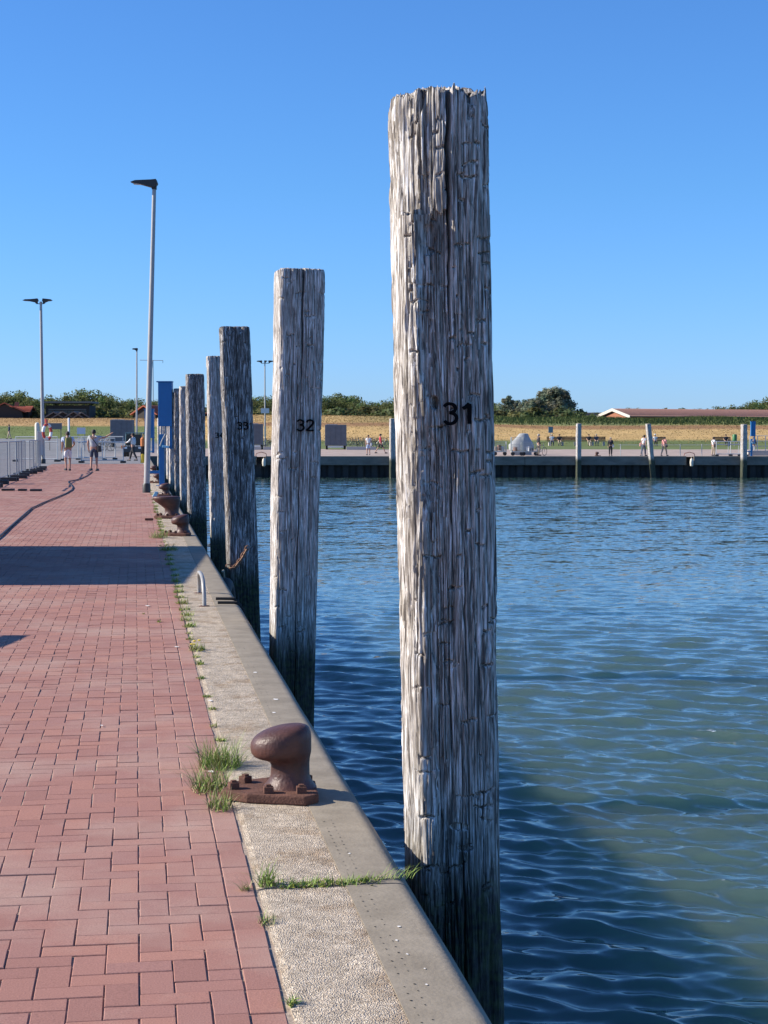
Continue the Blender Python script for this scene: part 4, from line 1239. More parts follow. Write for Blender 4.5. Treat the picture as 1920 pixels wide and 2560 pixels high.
# unseen, guessed from their shadows: barrier for the pointed one, container for the band
t = mesh_fence('unseen guessed barrier whose end throws a pointed shadow on the left bricks', (-2.78, 14.45, 0), R(-103), 3.0, 1.10, 'mobile fence panels along the left of the quay')
mb = MB(); mb.box((1.5, 0, 1.06), (3.0, .03, .12)); mb.build('shadow_plank', wp, t)  # plank added to thicken the shadow of the top rail
cont_m = mat('container_steel', (.16, .20, .24), .5, var=.2, vscale=2)
t = thing('guessed_container', 'unseen guessed container beyond the left picture edge throwing the dark shadow band', 'container', (-4.83, 22.75, .12), R(-5.5))
mb = MB(); Lc, Wc, Hc = 6.3, 2.4, 2.5
mb.box((0, 0, Hc / 2), (Wc - .1, Lc - .1, Hc - .06)); mb.build('body', cont_m, t)
for sx in (-1, 1):
    for sy in (-1, 1):
        mb = MB(); mb.box((sx * (Wc / 2 - .06), sy * (Lc / 2 - .06), Hc / 2), (.12, .12, Hc)); mb.build('corner_post', cont_m, t)
for sx in (-1, 1):
    mb = MB()
    for k in range(24): mb.box((sx * (Wc / 2 - .045), -Lc / 2 + .25 + k * (Lc - .5) / 23, Hc / 2), (.05, .12, Hc - .2), taper=1)
    o = mb.build('corrugation', cont_m, t)
    mb = MB(); mb.box((sx * (Wc / 2 - .05), 0, Hc - .06), (.1, Lc, .12)); mb.build('top_rail', cont_m, t)
for k in (-1, 1):
    mb = MB(); mb.box((k * .5, -Lc / 2 - .02, Hc / 2), (1.0, .05, Hc - .25)); mb.build('door', cont_m, t)
for k in (-1, 1):
    mb = MB(); mb.box((k * .9, 0, -.06), (.2, Lc * .8, .12)); mb.build('skid', hole_m, t)

# cable over the bricks and dark flat strips
cab = [(-420, 1560), (-250, 1490), (-130, 1428), (-60, 1388), (0, 1341), (40, 1305), (78, 1272), (108, 1258), (130, 1249), (150, 1241), (168, 1233), (179, 1226), (182, 1220), (178, 1213), (171, 1207), (172, 1204), (188, 1201), (203, 1197), (215, 1191), (224, 1185), (231, 1180)]
pts = []
for px, py in cab:
    D = F_PX * CAM_H / (py - 1087); pts.append(at(px, D * .998, .018))
sm = []
for i in range(len(pts) - 1):
    for s in (0, .5): sm.append(pts[i].lerp(pts[i + 1], s))
mb = MB(); mb.tube(sm + [pts[-1]], .019, 8, flat=.8)
tag(mb.build('black_cable', mat('black_cable_cover', (.02, .02, .025), .6), smooth=True), 'thick black cable snaking over the bricks towards the pointing man', 'cable')
for k, (a, b) in enumerate(((5, 35), (46, 66), (76, 103))):
    D = F_PX * CAM_H / (1226.5 + k * .5 - 1087)
    p, q = at(a, D), at(b, D)
    mb = MB(); mb.box((0, 0, .03), ((q - p).length, .22, .06), -YAW); o = mb.build('dark_strip', tyre_m, bevel=.01); o.location = ((p + q) / 2)
    tag(o, ['longest dark flat strip on the left bricks', 'short middle one of the dark flat strips', 'right one of the dark flat strips, nearest the cable'][k], 'cable ramp', 'dark flat strips on the left bricks')
c = at(8, 57.5)
mb = MB(); mb.box((0, 0, .4), (.9, .8, .8)); mb.box((0, 0, .84), (.95, .85, .08)); o = mb.build('pale_crate', mat('pale_concrete', (.45, .42, .38), .9), bevel=.02); o.location = (-5.3, 58, 0); tag(o, 'pale crate behind the fence at the left picture edge', 'crate')

# yellow marker beside the near lamp
c = at(357, 99)
t = thing('yellow_marker', 'yellow and orange marker post just left of the nearest lamp post', 'marker post', (c.x, c.y, 0))
mb = MB(); mb.lathe([(.13, 0), (.13, .5), (.10, .52)], 12); mb.build('lower_sleeve', mat('yellow_paint', (.62, .42, .03), .5), t)
mb = MB(); mb.lathe([(.10, .52), (.10, .95), (.12, .97)], 12); mb.build('middle_sleeve', hole_m, t)
mb = MB(); mb.lathe([(.12, .97), (.12, 1.4), (.03, 1.5)], 12); mb.build('orange_cap', mat('orange_paint', (.62, .20, .05), .5), t)

# small vehicle
VB = mat('teal_vehicle_paint', (.09, .16, .17), .35); GL = mat('dark_glass', (.012, .015, .018), .08)
c = at(338, 128)
t = thing('utility_vehicle', 'small dark utility vehicle with teal cab frame standing across the quay', 'vehicle', (c.x, c.y, 0), -YAW)
mb = MB(); mb.box((0, 0, .55), (1.45, 2.3, .45)); mb.build('body', mat('dark_vehicle_paint', (.04, .045, .05), .4), t, bevel=.04)
for sx in (-.62, .62):
    for sy in (-.7, .7):
        mb = MB(); mb.tube([(sx, sy, .75), (sx * .9, sy * .9, 1.72)], .045, 8); mb.build('cab_pillar', VB, t)
mb = MB(); mb.box((0, 0, 1.76), (1.25, 1.45, .09)); mb.build('roof', VB, t, bevel=.03)
mb = MB(); mb.box((0, -.70, 1.25), (1.08, .02, .85)); mb.build('windscreen', GL, t)
for sx in (-.6, .6):
    mb = MB(); mb.box((sx, 0, 1.25), (.02, 1.2, .8)); mb.build('side_window', GL, t)
for sx in (-.52, .52):
    mb = MB(); mb.box((sx, -1.16, .66), (.2, .04, .14)); mb.build('headlight', white, t)
    for sy in (-.75, .75):
        mb = MB(); mb.rings([[(sx * 1.25 + dx, sy + .3 * math.cos(k * math.pi / 8), .3 + .3 * math.sin(k * math.pi / 8)) for k in range(16)] for dx in (-.09, .09)]); w_ = mb.build('wheel', tyre_m, t)
mb = MB(); mb.box((-.72, -1.0, .72), (.3, .3, .22)); mb.build('orange_box', mat('orange_paint'), t, bevel=.02)

# grey luggage containers
GC = mat('grey_tarpaulin', (.145, .15, .16), .75, var=.15, vscale=3, bump=.3, bscale=6)
def grey_box(label, x0, x1, y0, y1, D, skid=True):
    px = (x0 + x1) / 2; w = (x1 - x0) / F_PX * D; zb = zat(y1, D); h = (y1 - y0) / F_PX * D
    g0 = gz(px, D); p = at(px, D, min(zb, g0 + .5) if 0 else zb)
    t = thing('grey_container', label, 'luggage container', p, -YAW, 'grey luggage containers behind the far quay')
    mb = MB(); mb.box((0, 0, h / 2), (w, 1.5, h)); mb.build('body', GC, t, bevel=.03)
    for s in (-.25, .0, .25):
        mb = MB(); mb.box((s * w, -.76, h / 2), (.03, .03, h * .94)); mb.build('panel_rib', GC, t)
    mb = MB(); mb.box((-w * .18, 0, h + .02), (w * .5, 1.3, .05)); mb.build('lid', mat('grey_paint'), t)
    if skid:
        d = max(.12, zb - g0)
        for s in (-.42, .42):
            mb = MB(); mb.box((s * w, 0, -d / 2), (.16, 1.3, d)); mb.build('foot', hole_m, t)
        mb = MB(); mb.box((0, -.6, -.10), (w * .74, .1, .16)); mb.build('skid_board', white, t)
    return t
grey_box('large grey tarpaulin container left of the nearest lamp post', 279, 334, 1050, 1103, 165)
grey_box('grey container between piles 33 and 32', 628, 657, 1060, 1112, 160)
grey_box('grey container just right of pile 32', 813, 866, 1062, 1114, 160)
# low kerb blocks
for k, (a, b, y, lb) in enumerate(((634, 653, 1114, 'short pale kerb block under the grey container by pile 33'), (659, 690, 1112, 'pale kerb block left of pile 32'), (866, 940, 1116, 'long pale kerb block in front of the parked bicycles'))):
    D = 158; p, q = at(a, D), at(b, D); mb = MB(); mb.box((0, 0, .12), ((q - p).length, .5, .34), -YAW); o = mb.build('kerb_block', mat('pale_concrete'), bevel=.02); o.location = (*((p + q) / 2).xy, gz(a, D)); tag(o, lb, 'kerb block')

# ================================================================== PEOPLE
SKIN = mat('skin', (.42, .235, .165), .6); HAIR = mat('dark_hair', (.025, .018, .014), .7); HAIRG = mat('light_hair', (.40, .36, .30), .7)
SHOE = mat('dark_shoe', (.03, .03, .035), .6)
CL = {}
def cloth(name, c=(.5, .5, .5)):
    return mat('cloth_' + name, c, .85, var=.12, vscale=14)
def skinmesh(name, pts, edges, rads, m, parent, sub=1, root=0):
    me = bpy.data.meshes.new(name); me.from_pydata([tuple(p) for p in pts], edges, [])
    o = bpy.data.objects.new(name, me); COL.objects.link(o); o.parent = parent
    sk = o.modifiers.new('skin', 'SKIN'); sk.use_smooth_shade = True
    bmx = bmesh.new(); bmx.from_mesh(me); ly = bmx.verts.layers.skin.verify(); bmx.verts.ensure_lookup_table()
    for k, v in enumerate(bmx.verts):
        r = rads[k]; v[ly].radius = r if hasattr(r, '__len__') else (r, r); v[ly].use_root = (k == root)
    bmx.to_mesh(me); bmx.free()
    if sub:
        ss = o.modifiers.new('sub', 'SUBSURF'); ss.levels = sub; ss.render_levels = sub
    me.materials.append(m)
    return o
BAKE = []
def person(label, p, face, h=1.75, top=None, bottom=None, long=False, sleeves='short', hair=HAIR, pose='stand', arms=None, stride=.0, hat=None, bag=None, group='people on the quays', dress=False, backpack=None, lean=0.0, shoe=SHOE, bulk=1.0):
    """face: world angle the person looks towards (0 = +Y, counter-clockwise)"""
    t = thing('person', label, 'person', p, face, group)
    k = h / 1.75
    t.scale = (k, k, k)
    sit = pose == 'sit'
    pel = Vector((0, 0, .95 if not sit else .52)); 
    tor = Matrix.Rotation(-lean, 3, 'X')
    def T(x, y, z): return pel + tor @ Vector((x, y, z - .95))
    J = dict(pelvis=pel, waist=T(0, .0, 1.10), chest=T(0, .0, 1.30), neckb=T(0, -.01, 1.45), neck=T(0, .0, 1.52), head=T(0, .02, 1.60), crown=T(0, .015, 1.68))
    for s, n in ((-1, 'l'), (1, 'r')):
        J['sh' + n] = T(s * .175 * bulk, -.005, 1.42)
        a = (arms or {}).get(n)
        if a: J['el' + n], J['wr' + n] = T(*a[0]), T(*a[1])
        elif sit: J['el' + n] = T(s * .25, .05, 1.15); J['wr' + n] = T(s * .14, .28, 1.03)
        else: J['el' + n] = T(s * .235, -.02, 1.13); J['wr' + n] = T(s * .245, .06, .89)
        if sit:
            J['hip' + n] = pel + Vector((s * .09, 0, -.02)); J['kn' + n] = Vector((s * .13, .45, .50)); J['an' + n] = Vector((s * .12, .42, .09)); J['toe' + n] = Vector((s * .13, .60, .03))
        else:
            f = stride * s
            J['hip' + n] = pel + Vector((s * .09, 0, -.04)); J['kn' + n] = Vector((s * .10, f * .30 + .03, .50)); J['an' + n] = Vector((s * .095, f * .62 - .02, .09 + (.03 if f < 0 else 0))); J['toe' + n] = Vector((s * .11, f * .62 + .14, .035))
    names = list(J); idx = {n: i for i, n in enumerate(names)}
    pts = [J[n] for n in names]
    rad = dict(pelvis=(.155 * bulk, .115), waist=(.135 * bulk, .105), chest=(.16 * bulk, .115), neckb=(.075, .07), neck=.052, head=(.083, .098), crown=(.062, .075))
    for n in 'lr': rad.update({'sh' + n: .062, 'el' + n: .043, 'wr' + n: .030, 'hip' + n: .095, 'kn' + n: .060, 'an' + n: .038, 'toe' + n: .034})
    E = [('pelvis', 'waist'), ('waist', 'chest'), ('chest', 'neckb'), ('neckb', 'neck'), ('neck', 'head'), ('head', 'crown')]
    for n in 'lr': E += [('chest', 'sh' + n), ('sh' + n, 'el' + n), ('el' + n, 'wr' + n), ('pelvis', 'hip' + n), ('hip' + n, 'kn' + n), ('kn' + n, 'an' + n), ('an' + n, 'toe' + n)]
    edges = [(idx[a], idx[b]) for a, b in E]; rads = [rad[n] for n in names]
    # hands: palm and five fingers
    for n in 'lr':
        w = J['wr' + n]; d = (w - J['el' + n]).normalized(); s = -1 if n == 'l' else 1
        palm = w + d * .055; pi = len(pts); pts.append(palm); rads.append(.030); edges.append((idx['wr' + n], pi))
        sd = d.cross(Vector((s * 1.0, .2, 0))).normalized()
        for q in range(4):
            b = palm + sd * (.024 * (1.5 - q) / 1.5) + d * .035; tip = b + d * (.055 - .006 * abs(q - 1.3)) + Vector((-s * .012, 0, 0))
            pts += [b, tip]; rads += [.0095, .008]; edges += [(pi, len(pts) - 2), (len(pts) - 2, len(pts) - 1)]
        th = palm + sd * .03 - d * .005; pts += [th, th + sd * .02 + d * .035]; rads += [.011, .009]; edges += [(pi, len(pts) - 2), (len(pts) - 2, len(pts) - 1)]
    body = skinmesh('body', pts, edges, rads, SKIN, t, 1, idx['pelvis']); BAKE.append(body)
    # face: nose and ears, small
    mb = MB(); hd_ = J['head']
    mb.box(hd_ + Vector((0, .105, .0)), (.028, .035, .045)); 
    for s in (-1, 1): mb.box(hd_ + Vector((s * .087, .01, .0)), (.016, .035, .055))
    mb.build('nose_and_ears', SKIN, t)
    mb = MB()
    for s in (-1, 1): mb.box(hd_ + Vector((s * .034, .098, .028)), (.022, .01, .01))
    mb.build('eyes', HAIR, t)
    # hair
    mb = MB(); rings = []
    ct = hd_ + Vector((0, -.012, .045))
    for a in range(0, 7):
        th = a / 6 * math.pi * .62 + .02; rr_ = math.sin(th)
        rings.append([(ct.x + .094 * rr_ * math.cos(2 * math.pi * q / 16), ct.y + .11 * rr_ * math.sin(2 * math.pi * q / 16), ct.z + .098 * math.cos(th) + (.045 * max(0, math.sin(2 * math.pi * q / 16)) if a > 4 else 0) - (.05 * max(0, -math.sin(2 * math.pi * q / 16)) if a > 4 else 0)) for q in range(16)])
    mb.rings(rings); mb.build('hair', hair, t, smooth=True)
    if hat:
        mb = MB(); mb.lathe([(.16, .0), (.165, .012), (.105, .02), (.10, .09), (.06, .11), (.01, .112)], 16, tuple(ct + Vector((0, .0, .02)))); mb.build('hat', hat, t, smooth=True)
    # clothes
    if top:
        P = ['waist', 'chest', 'neckb', 'shl', 'shr']; pp = [J['pelvis'] + Vector((0, 0, .0)), *[J[n] for n in P]]
        rr_ = [(.172 * bulk, .135), (.156 * bulk, .125), (.178 * bulk, .132), (.072, .07), .078, .078]; ee = [(0, 1), (1, 2), (2, 3), (2, 4), (2, 5)]
        for n, si in (('l', 4), ('r', 5)):
            e = J['el' + n]; sh = J['sh' + n]
            if sleeves == 'short': pp.append(sh.lerp(e, .62)); rr_.append(.066); ee.append((si, len(pp) - 1))
            elif sleeves == 'long': pp.append(e); rr_.append(.058); ee.append((si, len(pp) - 1)); pp.append(e.lerp(J['wr' + n], .93)); rr_.append(.043); ee.append((len(pp) - 2, len(pp) - 1))
        BAKE.append(skinmesh('shirt', pp, ee, rr_, top, t, 1, 0))
    if bottom:
        f = 1.0 if long else .92
        pp = [J['pelvis'] + Vector((0, 0, .06)), J['pelvis']]; rr_ = [(.150 * bulk, .12), (.168 * bulk, .132)]; ee = [(0, 1)]
        for n in 'lr':
            pp.append(J['hip' + n]); rr_.append(.108 if not dress else .13); ee.append((1, len(pp) - 1))
            pp.append(J['hip' + n].lerp(J['kn' + n], f)); rr_.append(.082 if not dress else .13); ee.append((len(pp) - 2, len(pp) - 1))
            if long: pp.append(J['kn' + n].lerp(J['an' + n], .95)); rr_.append(.060); ee.append((len(pp) - 2, len(pp) - 1))
        BAKE.append(skinmesh('trousers' if long else 'dress_skirt' if dress else 'shorts', pp, ee, rr_, bottom, t, 1, 1))
    for n in 'lr':
        a, b = J['an' + n], J['toe' + n]; d = (b - a); rz_ = math.atan2(-d.x, d.y)
        mb = MB(); m_ = (a + b) / 2; mb.box((m_.x, m_.y, max(.045, m_.z - .01)), (.095, .27, .09), rz_, taper=.8); mb.build('shoe', shoe, t, bevel=.02)
    if backpack:
        mb = MB(); mb.box(T(0, -.22, 1.24), (.30, .20, .44), rx=-lean, taper=.85); mb.build('backpack', backpack, t, bevel=.05)
        for s in (-1, 1):
            mb = MB(); mb.tube([T(s * .11, -.15, 1.05), T(s * .13, -.12, 1.46), T(s * .12, .06, 1.50), T(s * .13, .15, 1.25)], .022, 6); mb.build('backpack_strap', backpack, t)
    if bag:
        m_, s = bag
        mb = MB(); mb.box(T(s * .24, -.02, .93), (.13, .30, .26), taper=.85); mb.build('shoulder_bag', m_, t, bevel=.03)
        mb = MB(); mb.tube([T(s * .22, -.13, 1.05), T(-s * .10, -.15, 1.45), T(-s * .12, .0, 1.50)], .018, 6); mb.build('bag_strap', m_, t)
    return t
wht = cloth('white', (.70, .70, .70)); dk = cloth('dark', (.03, .03, .035)); nav = cloth('navy', (.05, .065, .10)); bei = cloth('beige', (.40, .33, .24)); redc = cloth('red', (.50, .05, .07)); pnk = cloth('pink', (.62, .28, .26)); ltb = cloth('pale_blue', (.52, .60, .74)); gry = cloth('grey', (.42, .44, .46))
ylw = cloth('yellow_green', (.20, .20, .06))
p = at(170, 77.2)
person('walker with a yellow-black backpack, white shirt and white shorts, seen from behind', (p.x, p.y, 0), -YAW + .35, 1.80, ltb, wht, backpack=ylw, arms={'r': ((.30, .02, 1.18), (.22, .22, 1.05))}, bulk=1.3, stride=.12)
p = at(235, 76.8)
person('man in grey T-shirt and dark shorts pointing to the right', (p.x, p.y, 0), -YAW - .1, 1.88, gry, nav, bulk=1.12, arms={'r': ((.44, .08, 1.40), (.70, .12, 1.56)), 'l': ((-.25, -.03, 1.14), (-.23, .03, .9))}, bag=(dk, 1), stride=.16)
p = at(333, 106)
person('person in white shirt and black trousers standing before the small vehicle', (p.x, p.y, 0), -YAW + 1.2, 1.75, cloth('white'), dk, long=True, stride=.5, sleeves='long', arms={'l': ((-.2, .2, 1.2), (-.1, .4, 1.15))})
p = at(24, 196); person('person in dark jacket walking far off at the left picture edge', (p.x, p.y, gz(24, 196)), 1.4, 1.70, nav, bei, long=True, sleeves='long', stride=.4)
def far_person(label, px, D, face, h, **kw):
    p = at(px, D); return person(label, (p.x, p.y, gz(px, D)), face, h, **kw)
far_person('walker in white top and pale skirt carrying a bag beside the parked bicycles', 921, 136, 2.9, 1.62, top=wht, bottom=ltb, stride=.25, bag=(wht, -1))
far_person('walker in a bright red top striding to the right by the parked bicycles', 951, 142, -YAW - 1.4, 1.66, top=redc, bottom=dk, stride=.7, sleeves='long')
far_person('person in black top and light trousers standing with a bicycle', 1346, 133, -YAW - 1.3, 1.72, top=dk, bottom=bei, long=True, sleeves='long', hair=HAIRG)
far_person('woman in a black dress with a white bag near the far quay edge', 1526, 131, 3.0, 1.45, top=dk, bottom=dk, long=True, sleeves='long', bag=(wht, -1), hair=HAIRG)
far_person('walker in pale top and blue jeans left of the leaning pile', 1608, 131, -YAW - .9, 1.64, top=wht, bottom=nav, long=True, stride=.25, lean=.15, bag=(pnk, -1))
far_person('walker in pink top and beige trousers right of the leaning pile', 1660, 131, -YAW - .7, 1.50, top=pnk, bottom=bei, long=True, stride=.55, lean=.1, bag=(dk, 1))
far_person('walker with white top and dark bag beside the far white barrier', 1783, 131, -YAW - 1.0, 1.48, top=wht, bottom=bei, long=True, bag=(dk, 1), stride=.1)
far_person('dark-dressed person standing between the crane column and the white railing', 1883, 134, 2.6, 1.5, top=nav, bottom=gry, long=True, sleeves='long', hair=HAIRG)

# benches with sitters
BW = mat('dark_bench_wood', (.08, .045, .03), .7)
def bench(label, px, D, rz=0.0):
    p = at(px, D, gz(px, D)); t = thing('park_bench', label, 'bench', p, -YAW + rz, 'benches at the foot of the dike')
    for k in range(3):
        mb = MB(); mb.box((0, -.02 + k * .15, .45), (1.9, .12, .04)); mb.build('seat_slat', BW, t)
    for k in range(3):
        mb = MB(); mb.box((0, .42 + .03 * k, .60 + .15 * k), (1.9, .035, .12)); mb.build('back_slat', BW, t)
    for s in (-.7, .7):
        mb = MB(); mb.box((s, .16, .21), (.16, .5, .42)); mb.build('leg', mat('pale_concrete'), t)
    return t
for px, D, lb, ppl in ((1390, 180, 'left bench of the far left pair with two sitters', ((-.45, wht, nav, HAIRG, 'white-haired sitter in a dark vest on the left bench'), (.35, dk, bei, HAIR, 'sitter in black beside the white-haired one on the left bench'))),
                       (1421, 181, 'empty dark bench beside the two sitters on the left', ()),
                       (1465, 180, 'bench right of the upright far pile with one sitter in black', ((.3, dk, bei, HAIR, 'sitter in black just right of the upright far pile'),)),
                       (1493, 180.5, 'bench with a light-haired sitter in dark blue', ((-.1, nav, bei, HAIRG, 'light-haired sitter in dark blue on the rightmost bench of the four'),)),
                       (1640, 178, 'bench behind the pink walker', ((-.1, wht, dk, HAIRG, 'white-hatted sitter in white shirt behind the pink walker'), )),
                       (1806, 178, 'bench left of the green bin at the far right', ((.35, dk, dk, HAIR, 'lone sitter in black on the bench left of the green bin'),))):
    b = bench(lb, px, D, .05)
    for (dx, tp_, bt, hr, l2) in ppl:
        q = b.matrix_world if 0 else None
        base = at(px, D, gz(px, D)); off = Matrix.Rotation(-YAW + .05, 3, 'Z') @ Vector((dx, .10, 0)); q = base + off
        person(l2, (q.x, q.y, q.z + .0), math.pi - YAW + .05, 1.66, tp_, bt, long=True, hair=hr, pose='sit', hat=wht if 'hatted' in l2 else None)

# small sign, bin, bollard, rail, notice
c = at(1376, 176, gz(1376, 176))
t = thing('information_sign', 'small blue-grey sign on a thin post beside the left benches', 'sign', c, -YAW + .3)
mb = MB(); mb.tube([(0, 0, 0), (0, 0, 1.75)], .03, 6); mb.build('post', galv, t)
mb = MB(); mb.box((0, -.03, 1.72), (.50, .03, .62)); mb.build('panel', mat('sign_blue_grey', (.14, .21, .26), .5), t)
c = at(1836, 176, gz(1836, 176))
t = thing('litter_bin', 'green round litter bin behind the far white barrier', 'litter bin', c)
mb = MB(); mb.tube([(0, .1, 0), (0, .1, 1.25)], .04, 6); mb.build('post', galv, t)
mb = MB(); mb.lathe([(.17, .55), (.23, .60), (.24, 1.15), (.18, 1.25), (.02, 1.27)], 14); mb.build('bin', mat('green_plastic', (.03, .16, .05), .5), t, smooth=True)
c = at(1494, FAR + .6); bb = bollard('small dark bollard on the far quay edge left of the woman in black', c.x, c.y, 2.4); bb['group'] = 'bollards of the far quay'
for (x0, x1, D, lb) in ((1545, 1780, FAR + 1.2, 'thin wire railing with slim posts along the far quay edge'),):
    a, b = at(x0, D), at(x1, D); L_ = (b - a).length
    t = thing('quay_railing', lb, 'railing', (a.x, a.y, 0), -YAW)
    for px in (1551, 1605, 1700, 1754):
        m2 = MB(); x = (px - x0) / (x1 - x0) * L_; m2.tube([(x, 0, 0), (x, 0, .92)], .035, 6); m2.build('post', mat('grey_paint'), t)
    for z in (.86,): m2 = MB(); m2.tube([(0, 0, z), (L_, 0, z)], .02, 6); m2.build('rail', mat('grey_paint'), t)
for px, lb in ((1723, 'ladder rail arch over the dark recess in the far quay'), (653, 'ladder rail arch on the far quay left of pile 32')):
    c = at(px, FAR + .2); t = thing('ladder_arch', lb, 'grab rail', (c.x, c.y, 0), -YAW)
    mb = MB(); mb.tube([(-.42, 0, 0), (-.36, 0, .22), (0, 0, .32), (.36, 0, .22), (.42, 0, 0)], .03, 6); mb.build('rail', mat('red_brown_paint', (.28, .10, .07), .6), t)
for px, lb in ((1729, 'cream fender float hanging at the dark recess on the far quay'), (660, 'cream fender float hanging on the far quay left of pile 32')):
    c = at(px, FAR - .55); t = thing('fender_float', lb, 'fender', (c.x, c.y, -.45), 0)
    mb = MB(); mb.lathe([(.02, -.32), (.12, -.26), (.15, 0), (.12, .24), (.04, .32)], 12); mb.build('float', mat('cream_paint'), t, smooth=True)
    mb = MB(); mb.tube([(0, 0, .3), (0, .2, .5)], .015, 6); mb.build('rope', mat('old_rope'), t)
for px0, px1, y in ((1540, 1556, 1148), (1748, 1755, 1147)):
    pass

# luggage carts and covered heap
WM = mat('cart_wire', (.45, .47, .43), .5, metal=.3)
def cart(label, px, D, w=1.7, d=1.0, h=1.15, load=None):
    p = at(px, D, gz(px, D)); t = thing('luggage_cart', label, 'luggage cart', p, -YAW, 'luggage carts on the far quay')
    mb = MB(); mb.box((0, 0, .32), (w, d, .08)); mb.build('platform', WM, t)
    for sx in (-w / 2, w / 2):
        for sy in (-d / 2, d / 2):
            mb = MB(); mb.tube([(sx, sy, .3), (sx, sy, h)], .028, 6); mb.build('corner_post', WM, t)
    mb = MB()
    for sy in (-d / 2, d / 2):
        for k in range(9): mb.box((-w / 2 + w * k / 8, sy, (h + .36) / 2), (.014, .014, h - .36))
        for z in (.62, .88, h): mb.box((0, sy, z), (w, .016, .016))
    for sx in (-w / 2, w / 2):
        for k in range(6): mb.box((sx, -d / 2 + d * k / 5, (h + .36) / 2), (.014, .014, h - .36))
        mb.box((sx, 0, h), (.016, d, .016))
    o = mb.build('wire_sides', WM, t); o['kind'] = 'stuff'
    for sx in (-w * .38, w * .38):
        mb = MB(); mb.rings([[(sx + .16 * math.cos(k * math.pi / 6), y, .16 + .16 * math.sin(k * math.pi / 6)) for k in range(12)] for y in (-d * .42, -d * .36)]); mb.build('wheel', tyre_m, t)
    return t
cart('wire luggage cart loaded with bags behind pile 31', 1249, 134, 1.0, .9, 1.1)
cart('wire luggage cart in front of the white covered heap', 1292, 133, .9, .9, 1.45)
cart('low wire luggage cart with a white-blue bag beside the cyclist', 1323, 133.5, 1.25, .9, 1.05)
c = at(1303, 137, gz(1303, 137))
mb = MB(); rgs = []
for z, rx, ry, ox in ((.4, .95, .6, 0), (.8, 1.0, .58, .0), (1.05, .80, .5, .05), (1.4, .52, .40, .12), (1.70, .34, .25, .18), (1.74, .06, .05, .2)):
    rgs.append([(ox + rx * (1 + .10 * vn(k * .9, z * 3, 4)) * math.cos(2 * math.pi * k / 18), ry * (1 + .2 * vn(k * .8, z * 2, 8)) * math.sin(2 * math.pi * k / 18), z) for k in range(18)])
mb.rings(rgs); mb.box((0, 0, .2), (1.5, .9, .4)); o = mb.build('covered_heap', mat('white_tarpaulin', (.36, .37, .36), .6, var=.2, vscale=4, bump=.6, bscale=3), smooth=True, angle=50); o.location = c
tag(o, 'heap of luggage under a pale tarpaulin on the far quay', 'covered luggage')
for k, (px, D, z, sz, m_, lb) in enumerate(((1240, 134, .55, .34, bei, 'beige bag on the cart behind pile 31'), (1248, 134, .62, .42, cloth('brown', (.22, .12, .08)), 'brown bag in the middle of the cart behind pile 31'), (1256, 134, .55, .36, gry, 'grey bag at the right of the cart behind pile 31'),
        (1288, 133, .5, .36, cloth('brown'), 'brown case on the tall wire cart'), (1321, 133.5, .52, .38, wht, 'white bag with blue on the low wire cart'), (1330, 133.4, .48, .3, nav, 'dark blue bag on the low wire cart'))):
    p = at(px, D, gz(px, D) + z + .02 * 0)
    mb = MB(); mb.box((0, 0, 0), (sz * .75, sz * .7, sz), .2 * k, taper=.85); o = mb.build('travel_bag', m_, bevel=.05); o.location = p; tag(o, lb, 'bag')

# bicycles
def bicycle(label, p, rz, cm, group='bicycles parked behind the far quay'):
    t = thing('bicycle', label, 'bicycle', p, rz, group)
    for x in (-.52, .52):
        mb = MB(); mb.tube([(x + .33 * math.cos(k * math.pi / 9), 0, .34 + .33 * math.sin(k * math.pi / 9)) for k in range(18)], .020, 5, closed=True); w = mb.build('wheel', tyre_m, t)
        m2 = MB()
        for k in range(6): m2.tube([(x, 0, .34), (x + .31 * math.cos(k * math.pi / 3), 0, .34 + .31 * math.sin(k * math.pi / 3))], .004, 3, caps=False)
        o = m2.build('spokes', galv, w)
    mb = MB(); bb_, st, ht = (0, 0, .30), (-.16, 0, .82), (.40, 0, .80)
    for a, b in ((bb_, st), (st, ht), (bb_, (.42, 0, .68)), (bb_, (-.52, 0, .34)), ((-.15, 0, .75), (-.52, 0, .34)), (ht, (.52, 0, .34)), (ht, (.37, 0, 1.0)), (st, (-.18, 0, .92))):
        mb.tube([a, b], .018, 6)
    mb.build('frame', cm, t)
    mb = MB(); mb.tube([(.30, -.27, 1.02), (.38, -.1, 1.04), (.38, .1, 1.04), (.30, .27, 1.02)], .014, 6); mb.build('handlebar', hole_m, t)
    mb = MB(); mb.box((-.19, 0, .94), (.26, .13, .05), taper=.8); mb.build('saddle', hole_m, t, bevel=.015)
    mb = MB(); mb.box((-.5, 0, .74), (.34, .12, .02)); mb.build('carrier', hole_m, t)
    return t
bc = [mat('bike_black', (.02, .02, .022), .4), mat('bike_grey', (.2, .22, .24), .4, metal=.4), mat('bike_teal', (.03, .12, .13), .4)]
rb = random.Random(6)
protos = []
spots = [(870 + k * 8.2 + rb.uniform(-2, 2), 166 + (k % 3) * 1.5, 'dark bicycle parked right of the grey container') for k in range(13)] + \
        [(664 + k * 7, 163 + (k % 2) * 1.6, 'dark bicycle parked between piles 33 and 32') for k in range(5)] + \
        [(240 + k * 11, 150 + (k % 2) * 2, 'dark bicycle parked behind the white barrier') for k in range(4)]
for k, (px, D, lb) in enumerate(spots):
    if k < 3: protos.append(bicycle(lb, at(px, D, gz(px, D)), rb.uniform(-.9, .9) - YAW, bc[k]))
    else: dup(protos[k % 3], at(px, D, gz(px, D)), rb.uniform(-1.0, 1.0) - YAW, lb)
p = at(1352, 133.2, gz(1352, 133.2)); bicycle('bicycle held by the person in black top at the luggage carts', p, -YAW + .9, bc[1])

